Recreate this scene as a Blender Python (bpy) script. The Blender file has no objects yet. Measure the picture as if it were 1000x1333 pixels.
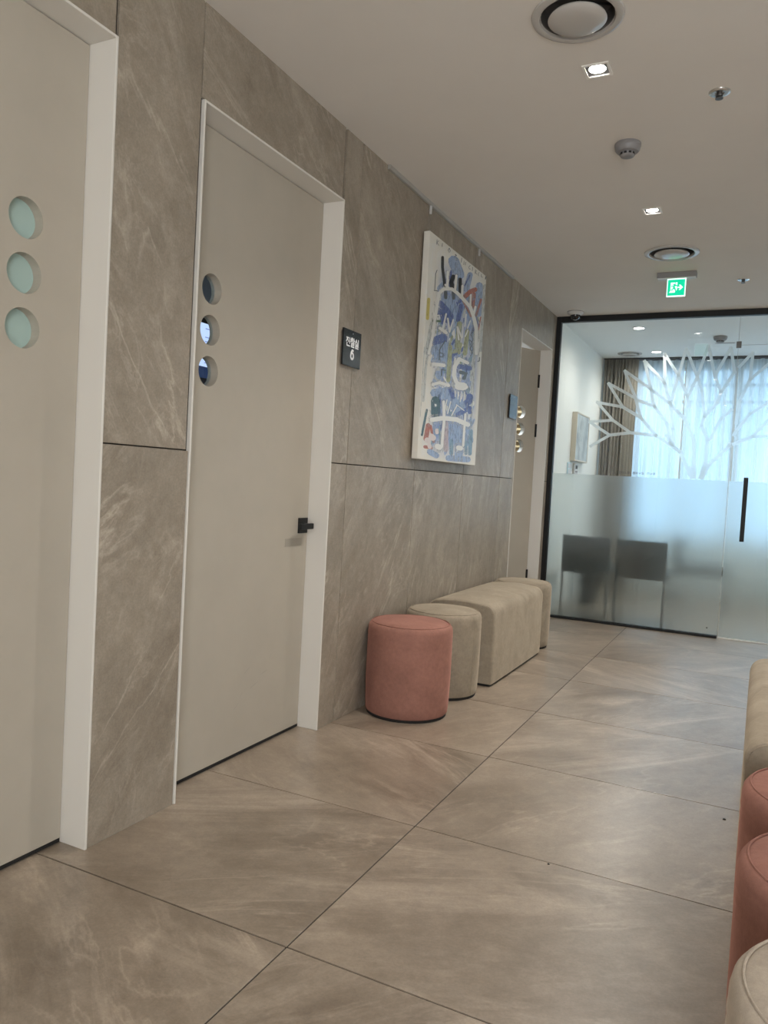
import bpy, bmesh, math, random
from mathutils import Vector, Matrix
from mathutils.geometry import tessellate_polygon
random.seed(7)
PI = math.pi
sc = bpy.context.scene
COL = sc.collection

SKY = 2.3; L_ROOM1 = 6; L_ROOM2 = 2.4; L_ROOM3 = 45; LAMP_E = 25.0; L_SPOT = 112; L_NEAR = 12; L_IN = 36; L_IN_ADDED = 85; L_REAR = 72; SHEER_T = 0.38
# ------------------------------------------------------------------ camera, sky, exposure
H = 2.586            # corridor ceiling
YG = 6.634           # glass partition
XR = 3.25            # right wall
YR = -1.3            # wall behind the camera
YB = 8.97            # outer wall of the room behind the glass
F_ = Vector((-0.43846089, 0.89774767, -0.04244022))
R_ = Vector((0.89615262, 0.44029355, 0.05524547))
U_ = Vector((-0.06828265, 0.01380993, 0.99757043))
cam = bpy.data.cameras.new('camera')
cam.sensor_fit = 'HORIZONTAL'; cam.sensor_width = 36.0; cam.lens = 36.0 * 1.0016
cam.clip_start = 0.02
camo = bpy.data.objects.new('camera', cam); COL.objects.link(camo)
M = Matrix.Identity(4)
for i in range(3):
    M[i][0] = R_[i]; M[i][1] = U_[i]; M[i][2] = -F_[i]
M[0][3], M[1][3], M[2][3] = 1.67828, 0.0, 1.11247
camo.matrix_world = M
sc.camera = camo

w = bpy.data.worlds.new('sky'); sc.world = w; w.use_nodes = True
bg = w.node_tree.nodes['Background']
bg.inputs[0].default_value = (0.50, 0.745, 1.0, 1); bg.inputs[1].default_value = SKY

sc.view_settings.view_transform = 'Standard'; sc.view_settings.look = 'None'
sc.view_settings.exposure = 0.12; sc.view_settings.gamma = 1.0
sc.view_settings.use_curve_mapping = False
sc.cycles.max_bounces = 12; sc.cycles.transmission_bounces = 12; sc.cycles.transparent_max_bounces = 16
sc.cycles.diffuse_bounces = 6
sc.cycles.sample_clamp_indirect = 4.0

def area_light(name, loc, sx, sy, power, color, rot=(0, 0, 0), spread=PI):
    l = bpy.data.lights.new(name, 'AREA'); l.shape = 'RECTANGLE'; l.size = sx; l.size_y = sy
    l.energy = power; l.color = color; l.spread = spread
    o = bpy.data.objects.new(name, l); COL.objects.link(o); o.location = loc; o.rotation_euler = rot
    return o
# daylight coming in through the big window behind the sheer curtains
p = area_light('window_portal', (2.1, YB + 0.30, 1.4), 3.4, 2.5, 1.0, (1, 1, 1), (-PI / 2, 0, 0)); p.data.cycles.is_portal = True

# soft daylight of the tall window behind the viewer
area_light('rear_window_light', (2.55, YR - .02, 1.3), 1.08, 2.2, L_REAR, (1.0, 0.955, 0.90), (PI / 2, 0, 0))
# ------------------------------------------------------------------ mesh helpers
def obj(name, bm, mat=None, parent=None, smooth=False, bevel=0.0, mats=None):
    me = bpy.data.meshes.new(name)
    if isinstance(bm, bmesh.types.BMesh):
        bm.normal_update(); bm.to_mesh(me); bm.free()
    else:
        me.from_pydata(*bm); me.update()
    for m in (mats or [mat]): me.materials.append(m)
    if smooth:
        for pl in me.polygons: pl.use_smooth = True
    o = bpy.data.objects.new(name, me); COL.objects.link(o)
    if parent: o.parent = parent
    if bevel:
        b = o.modifiers.new('bevel', 'BEVEL'); b.width = bevel; b.segments = 2; b.limit_method = 'ANGLE'; b.angle_limit = math.radians(40)
    if smooth: auto(o)
    return o
def auto(o, ang=38):
    me = o.data; bm = bmesh.new(); bm.from_mesh(me)
    for e in bm.edges:
        if len(e.link_faces) == 2 and e.calc_face_angle(0) > math.radians(ang): e.smooth = False
    bm.to_mesh(me); bm.free()
def tag(o, label, cat, group=None, kind=None):
    o['label'] = label; o['category'] = cat
    if group: o['group'] = group
    if kind: o['kind'] = kind
    return o
def thing(name, label, cat, loc=(0, 0, 0), rz=0.0, group=None, kind=None):
    o = bpy.data.objects.new(name, None); COL.objects.link(o); o.location = loc; o.rotation_euler = (0, 0, rz)
    o.empty_display_size = 0.1
    return tag(o, label, cat, group, kind)
def copy_tree(o, parent=None):
    c = o.copy(); COL.objects.link(c); c.parent = parent
    for ch in list(o.children): copy_tree(ch, c)
    return c
def nb(): return bmesh.new()
def box(bm, x0, x1, y0, y1, z0, z1):
    v = [bm.verts.new(p) for p in ((x0,y0,z0),(x1,y0,z0),(x1,y1,z0),(x0,y1,z0),(x0,y0,z1),(x1,y0,z1),(x1,y1,z1),(x0,y1,z1))]
    for f in ((0,3,2,1),(4,5,6,7),(0,1,5,4),(1,2,6,5),(2,3,7,6),(3,0,4,7)): bm.faces.new([v[i] for i in f])
    return bm
def bx(*a): return box(nb(), *a)
def lathe(bm, prof, c=(0, 0, 0), n=48, close_ends=True):
    """revolve (r, z) around the vertical axis through c"""
    rings = []
    for r, z in prof:
        if r < 1e-6: rings.append([bm.verts.new((c[0], c[1], c[2] + z))])
        else: rings.append([bm.verts.new((c[0] + r*math.cos(2*PI*i/n), c[1] + r*math.sin(2*PI*i/n), c[2] + z)) for i in range(n)])
    for a, b in zip(rings, rings[1:]):
        for i in range(n):
            j = (i + 1) % n
            if len(a) == 1 and len(b) == 1: continue
            if len(a) == 1: bm.faces.new((a[0], b[j], b[i]))
            elif len(b) == 1: bm.faces.new((a[i], a[j], b[0]))
            else: bm.faces.new((a[i], a[j], b[j], b[i]))
    bmesh.ops.recalc_face_normals(bm, faces=bm.faces)
    return bm
def tube(bm, pts, r, n=8, closed=False):
    pts = [Vector(p) for p in pts]; m = len(pts); rings = []
    for i, p in enumerate(pts):
        a = pts[(i - 1) % m] if (closed or i > 0) else p
        b = pts[(i + 1) % m] if (closed or i < m - 1) else p
        d = (b - a).normalized()
        up = Vector((0, 0, 1)) if abs(d.z) < 0.9 else Vector((1, 0, 0))
        s = d.cross(up).normalized(); t = s.cross(d).normalized()
        rings.append([bm.verts.new(p + s*r*math.cos(2*PI*k/n) + t*r*math.sin(2*PI*k/n)) for k in range(n)])
    for i in range(m if closed else m - 1):
        a, b = rings[i], rings[(i + 1) % m]
        for k in range(n): bm.faces.new((a[k], a[(k+1) % n], b[(k+1) % n], b[k]))
    if not closed:
        bm.faces.new(rings[0]); bm.faces.new(rings[-1][::-1])
    bmesh.ops.recalc_face_normals(bm, faces=bm.faces)
    return bm
def holed(loops, to3, back=None):
    """flat sheet with holes: loops of 2-D points (first is the outline); to3/back map 2-D to 3-D; with back it becomes a slab"""
    tris = tessellate_polygon([[Vector((p[0], p[1], 0)) for p in l] for l in loops])
    flat = [p for l in loops for p in l]; n = len(flat)
    V = [to3(*p) for p in flat]; Fc = [tuple(t) for t in tris]
    if back:
        V += [back(*p) for p in flat]; Fc += [tuple(i + n for i in t) for t in tris]
        k = 0
        for l in loops:
            m = len(l)
            for i in range(m):
                a, b = k + i, k + (i + 1) % m
                Fc.append((a, b, b + n, a + n))
            k += m
    bm = nb(); vs = [bm.verts.new(v) for v in V]
    for f in Fc:
        try: bm.faces.new([vs[i] for i in f])
        except ValueError: pass
    bmesh.ops.recalc_face_normals(bm, faces=bm.faces)
    return bm
def circ(c, r, n=40): return [(c[0] + r*math.cos(2*PI*i/n), c[1] + r*math.sin(2*PI*i/n)) for i in range(n)]
def rect(a0, a1, b0, b1): return [(a0, b0), (a1, b0), (a1, b1), (a0, b1)]

# ------------------------------------------------------------------ materials
class NT:
    def __init__(s, name):
        s.m = bpy.data.materials.new(name); s.m.use_nodes = True; s.t = s.m.node_tree
        s.b = s.t.nodes['Principled BSDF']; s.out = s.t.nodes['Material Output']
    def n(s, typ, **kw):
        nd = s.t.nodes.new(typ)
        for k, v in kw.items(): setattr(nd, k, v)
        return nd
    def l(s, a, b): s.t.links.new(a, b)
    def math(s, op, a, b=None, c=None, clamp=False):
        nd = s.n('ShaderNodeMath', operation=op); nd.use_clamp = clamp
        for i, v in enumerate((a, b, c)):
            if v is None: continue
            if isinstance(v, (int, float)): nd.inputs[i].default_value = v
            else: s.l(v, nd.inputs[i])
        return nd.outputs[0]
    def mix(s, fac, a, b, blend='MIX'):
        nd = s.n('ShaderNodeMix', data_type='RGBA', blend_type=blend)
        for i, v in ((0, fac), (6, a), (7, b)):
            if isinstance(v, (int, float)): nd.inputs[i].default_value = v
            elif isinstance(v, tuple): nd.inputs[i].default_value = (*v, 1) if len(v) == 3 else v
            else: s.l(v, nd.inputs[i])
        return nd.outputs[2]
    def noise(s, vec, scale, detail=4, rough=0.55, dist=0.0):
        nd = s.n('ShaderNodeTexNoise'); nd.inputs['Scale'].default_value = scale; nd.inputs['Detail'].default_value = detail
        nd.inputs['Roughness'].default_value = rough; nd.inputs['Distortion'].default_value = dist
        if vec is not None: s.l(vec, nd.inputs['Vector'])
        return nd.outputs['Fac']
    def ramp(s, fac, stops):
        nd = s.n('ShaderNodeValToRGB'); e = nd.color_ramp.elements
        while len(e) < len(stops): e.new(0.5)
        for k, (p_, c_) in enumerate(stops): e[k].position = p_; e[k].color = (*c_, 1) if isinstance(c_, tuple) else (c_, c_, c_, 1)
        s.l(fac, nd.inputs[0]); return nd.outputs[0]
    def bump(s, h, strength=0.2, dist=0.002):
        nd = s.n('ShaderNodeBump'); nd.inputs['Strength'].default_value = strength; nd.inputs['Distance'].default_value = dist
        s.l(h, nd.inputs['Height']); s.l(nd.outputs[0], s.b.inputs['Normal'])
def plain(name, col, rough=0.5, metal=0.0, spec=0.5, emit=None, estr=0.0, var=0.0, vscale=30):
    t = NT(name); b = t.b
    b.inputs['Roughness'].default_value = rough; b.inputs['Metallic'].default_value = metal
    b.inputs['Specular IOR Level'].default_value = spec
    if var:
        g = t.n('ShaderNodeNewGeometry'); f = t.noise(g.outputs['Position'], vscale, 5, 0.6)
        c = t.mix(t.ramp(f, [(0.3, 0.0), (0.7, 1.0)]), tuple(x*(1-var) for x in col), tuple(min(1, x*(1+var)) for x in col))
        t.l(c, b.inputs['Base Color'])
    else: b.inputs['Base Color'].default_value = (*col, 1)
    if emit:
        b.inputs['Emission Color'].default_value = (*emit, 1); b.inputs['Emission Strength'].default_value = estr
    return t.m

def stone(name, floor=False):
    """grey-brown porcelain with slanted pale veins; each slab takes its own offset and vein angle"""
    t = NT(name)
    g = t.n('ShaderNodeNewGeometry'); sep = t.n('ShaderNodeSeparateXYZ'); t.l(g.outputs['Position'], sep.inputs[0])
    at = t.n('ShaderNodeAttribute', attribute_type='OBJECT', attribute_name='vein')
    oi = t.n('ShaderNodeObjectInfo')
    u0, v0 = (sep.outputs[0], sep.outputs[1]) if floor else (sep.outputs[1], sep.outputs[2])
    off = t.math('MULTIPLY', oi.outputs['Random'], 37.0)
    ca = t.math('COSINE', at.outputs['Fac']); sa = t.math('SINE', at.outputs['Fac'])
    a = t.math('ADD', t.math('MULTIPLY', u0, ca), t.math('MULTIPLY', v0, sa))
    c = t.math('SUBTRACT', t.math('MULTIPLY', v0, ca), t.math('MULTIPLY', u0, sa))
    def vec(ka, kc):
        nd = t.n('ShaderNodeCombineXYZ'); t.l(t.math('MULTIPLY', a, ka), nd.inputs[0]); t.l(t.math('MULTIPLY', c, kc), nd.inputs[1]); t.l(off, nd.inputs[2]); return nd.outputs[0]
    big = t.noise(vec(0.8, 1.3), 1.7 if floor else 2.2, 6, 0.6, 0.8)
    streak = t.noise(vec(0.9, 2.4), 3.2, 12, 0.74, 0.4)
    wisp = t.noise(vec(0.5, 2.0), 1.6, 12, 0.70, 1.1)
    vn = t.noise(vec(0.40, 1.5), 1.7, 8, 0.56, 0.8)
    vein = t.ramp(t.math('ABSOLUTE', t.math('SUBTRACT', vn, 0.5)), [(0.0, 1.0), (0.006, 0.5), (0.014, 0.0)])
    vmask = t.ramp(t.noise(vec(0.8, 1.0), 2.6, 5, 0.6), [(0.42, 0.0), (0.60, 1.0)])
    vein = t.math('MULTIPLY', vein, vmask)
    vn2 = t.noise(vec(0.8, 2.0), 3.6, 12, 0.68, 1.0)
    vein2 = t.ramp(t.math('ABSOLUTE', t.math('SUBTRACT', vn2, 0.47)), [(0.0, 1.0), (0.02, 0.25), (0.04, 0.0)])
    grain = t.noise(g.outputs['Position'], 140, 3, 0.7)
    mid = t.noise(g.outputs['Position'], 45, 4, 0.55)
    mot = t.noise(g.outputs['Position'], 11, 6, 0.62, 0.4)
    d, m_, l_ = FLOORC if floor else WALLC
    col = t.mix(t.ramp(big, [(0.34, 0.0), (0.66, 1.0)]), d, m_)
    col = t.mix(t.math('MULTIPLY', t.ramp(streak, [(0.40, 0.0), (0.66, 1.0)]), 0.40), col, l_)
    col = t.mix(t.math('MULTIPLY', t.ramp(wisp, [(0.52, 0.0), (0.66, 1.0)]), 0.60 if floor else 0.40), col, tuple(x*1.15 for x in l_))
    col = t.mix(t.math('MULTIPLY', vein, 0.26 if floor else 0.50), col, tuple(x*1.5 for x in l_))
    col = t.mix(t.math('MULTIPLY', t.math('MULTIPLY', vein2, vmask), 0.10 if floor else 0.32), col, tuple(x*1.35 for x in l_))
    col = t.mix(0.7, col, t.mix(grain, (0.30, 0.30, 0.30), (0.70, 0.70, 0.70)), 'OVERLAY')
    col = t.mix(0.6, col, t.mix(mid, (0.36, 0.36, 0.36), (0.64, 0.64, 0.64)), 'OVERLAY')
    col = t.mix(0.7, col, t.mix(mot, (0.30, 0.30, 0.30), (0.70, 0.70, 0.70)), 'OVERLAY')
    t.l(col, t.b.inputs['Base Color'])
    r = t.math('ADD', t.math('MULTIPLY', mot, 0.04), 0.285 if floor else 0.42)
    t.l(r, t.b.inputs['Roughness']); t.b.inputs['Specular IOR Level'].default_value = 1.0 if floor else 0.35
    t.bump(mid, 0.03, 0.001)
    return t.m
FLOORC = ((0.158, 0.120, 0.087), (0.265, 0.211, 0.160), (0.38, 0.315, 0.25))
WALLC = ((0.225, 0.188, 0.147), (0.285, 0.243, 0.194), (0.37, 0.325, 0.27))

def suede(name, col, dark=0.80):
    t = NT(name); g = t.n('ShaderNodeNewGeometry')
    big = t.noise(g.outputs['Position'], 7, 5, 0.6, 0.6); fine = t.noise(g.outputs['Position'], 420, 2, 0.6); mid = t.noise(g.outputs['Position'], 60, 4, 0.65)
    c = t.mix(t.ramp(big, [(0.33, 0.0), (0.67, 1.0)]), tuple(x*dark for x in col), col)
    c = t.mix(0.6, c, t.mix(mid, (0.30,)*3, (0.70,)*3), 'OVERLAY')
    c = t.mix(0.35, c, t.mix(fine, (0.3,)*3, (0.7,)*3), 'OVERLAY')
    t.l(c, t.b.inputs['Base Color'])
    t.b.inputs['Roughness'].default_value = 0.85; t.b.inputs['Specular IOR Level'].default_value = 0.2
    t.b.inputs['Sheen Weight'].default_value = 0.5; t.b.inputs['Sheen Roughness'].default_value = 0.4
    t.b.inputs['Sheen Tint'].default_value = (*[min(1, x*1.6) for x in col], 1)
    t.bump(t.math('ADD', t.math('MULTIPLY', fine, 0.5), mid), 0.25, 0.0012)
    return t.m

def clear_glass(name, tint, spec=1.0):
    t = NT(name); t.t.nodes.remove(t.b)
    tr = t.n('ShaderNodeBsdfTransparent'); tr.inputs[0].default_value = (*tint, 1)
    gl = t.n('ShaderNodeBsdfGlossy'); gl.inputs['Roughness'].default_value = 0.0; gl.inputs['Color'].default_value = (1, 1, 1, 1)
    fr = t.n('ShaderNodeFresnel'); fr.inputs[0].default_value = 1.45
    mx = t.n('ShaderNodeMixShader'); ge = t.n('ShaderNodeNewGeometry'); front = t.math('SUBTRACT', 1.0, ge.outputs['Backfacing'])
    t.l(t.math('MULTIPLY', t.math('MULTIPLY', fr.outputs[0], front), spec, clamp=True), mx.inputs[0])
    t.l(tr.outputs[0], mx.inputs[1]); t.l(gl.outputs[0], mx.inputs[2]); t.l(mx.outputs[0], t.out.inputs[0])
    return t.m
def frost(name, col, rough=0.35, trans=0.25, diff=0.12, ior=1.45):
    t = NT(name); t.t.nodes.remove(t.b)
    rf = t.n('ShaderNodeBsdfRefraction'); rf.inputs['Color'].default_value = (*col, 1); rf.inputs['Roughness'].default_value = rough; rf.inputs['IOR'].default_value = ior
    tl = t.n('ShaderNodeBsdfTranslucent'); tl.inputs[0].default_value = (*col, 1)
    df = t.n('ShaderNodeBsdfDiffuse'); df.inputs[0].default_value = (*col, 1)
    m1 = t.n('ShaderNodeMixShader'); m1.inputs[0].default_value = trans; t.l(rf.outputs[0], m1.inputs[1]); t.l(tl.outputs[0], m1.inputs[2])
    m2 = t.n('ShaderNodeMixShader'); m2.inputs[0].default_value = diff; t.l(m1.outputs[0], m2.inputs[1]); t.l(df.outputs[0], m2.inputs[2])
    t.l(m2.outputs[0], t.out.inputs[0])
    return t.m
def sheer(name, col, transp, transl):
    # voile: gathered folds make the cloth denser and thinner in upright streaks
    t = NT(name); t.t.nodes.remove(t.b)
    g = t.n('ShaderNodeNewGeometry'); mp = t.n('ShaderNodeMapping'); mp.inputs['Scale'].default_value = (1, 1, .03); t.l(g.outputs['Position'], mp.inputs[0])
    dens = t.ramp(t.noise(mp.outputs[0], 16, 5, .65), [(.36, transp*1.55), (.64, transp*.35)])
    tr = t.n('ShaderNodeBsdfTransparent'); tl = t.n('ShaderNodeBsdfTranslucent'); tl.inputs[0].default_value = (*col, 1)
    df = t.n('ShaderNodeBsdfDiffuse'); df.inputs[0].default_value = (*col, 1)
    m1 = t.n('ShaderNodeMixShader'); m1.inputs[0].default_value = transl; t.l(df.outputs[0], m1.inputs[1]); t.l(tl.outputs[0], m1.inputs[2])
    m2 = t.n('ShaderNodeMixShader'); t.l(dens, m2.inputs[0]); t.l(m1.outputs[0], m2.inputs[1]); t.l(tr.outputs[0], m2.inputs[2])
    t.l(m2.outputs[0], t.out.inputs[0])
    return t.m

WALLSTONE = stone('wall_porcelain'); FLOORSTONE = stone('floor_porcelain', True)
GROUT = plain('dark_grout', (0.035, 0.030, 0.026), 0.9)
WGROUT = plain('wall_grout', (0.03, 0.026, 0.022), 0.9)
CEIL = plain('ceiling_paint', (0.70, 0.665, 0.62), 0.85, spec=0.2, var=0.02, vscale=3)
INCEIL = plain('inner_ceiling_paint', (0.78, 0.79, 0.78), 0.85, spec=0.2)
WHITEWALL = plain('white_wall_paint', (0.80, 0.80, 0.76), 0.85, spec=0.2)
ROOMWALL = plain('room_wall_paint', (0.62, 0.63, 0.63), 0.85, spec=0.2)
DOORP = plain('door_greige_paint', (0.415, 0.378, 0.318), 0.55, spec=0.3, var=0.03, vscale=6)
FRAMEP = plain('frame_cream_paint', (0.67, 0.645, 0.60), 0.5, spec=0.35)
BLACK = plain('black_metal', (0.012, 0.013, 0.014), 0.5, spec=0.3)
BLACKRUB = plain('black_rubber', (0.008, 0.008, 0.008), 0.8)
CHROME = plain('brushed_steel', (0.62, 0.62, 0.62), 0.25, metal=1.0)
STEELD = plain('dark_steel', (0.16, 0.155, 0.15), 0.35, metal=0.8)
ALU = plain('anodised_rail', (0.50, 0.49, 0.46), 0.4, metal=0.5)
PLAST = plain('white_plastic', (0.62, 0.61, 0.60), 0.45)
PLASTG = plain('grey_plastic', (0.24, 0.235, 0.24), 0.5)
GLOSSW = plain('gloss_white_enamel', (0.46, 0.44, 0.415), 0.2)
THROAT = plain('duct_grey', (0.10, 0.095, 0.09), 0.7)
GLASS = clear_glass('partition_glass', (0.955, 0.975, 0.975), 1.6)
WINGLASS = clear_glass('window_glass', (0.95, 0.98, 1.0))
FROST = frost('frosted_film', (0.94, 0.96, 0.955), 0.285, 0.07, 0.02)
DECAL = frost('white_decal_film', (0.96, 0.985, 0.99), 0.60, 0.16, 0.20, 1.2)
PINK = suede('pink_suede', (0.305, 0.148, 0.116))
BEIGE = suede('beige_suede', (0.325, 0.273, 0.208), .74)
CREAM = suede('cream_suede', (0.42, 0.36, 0.295))

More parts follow.
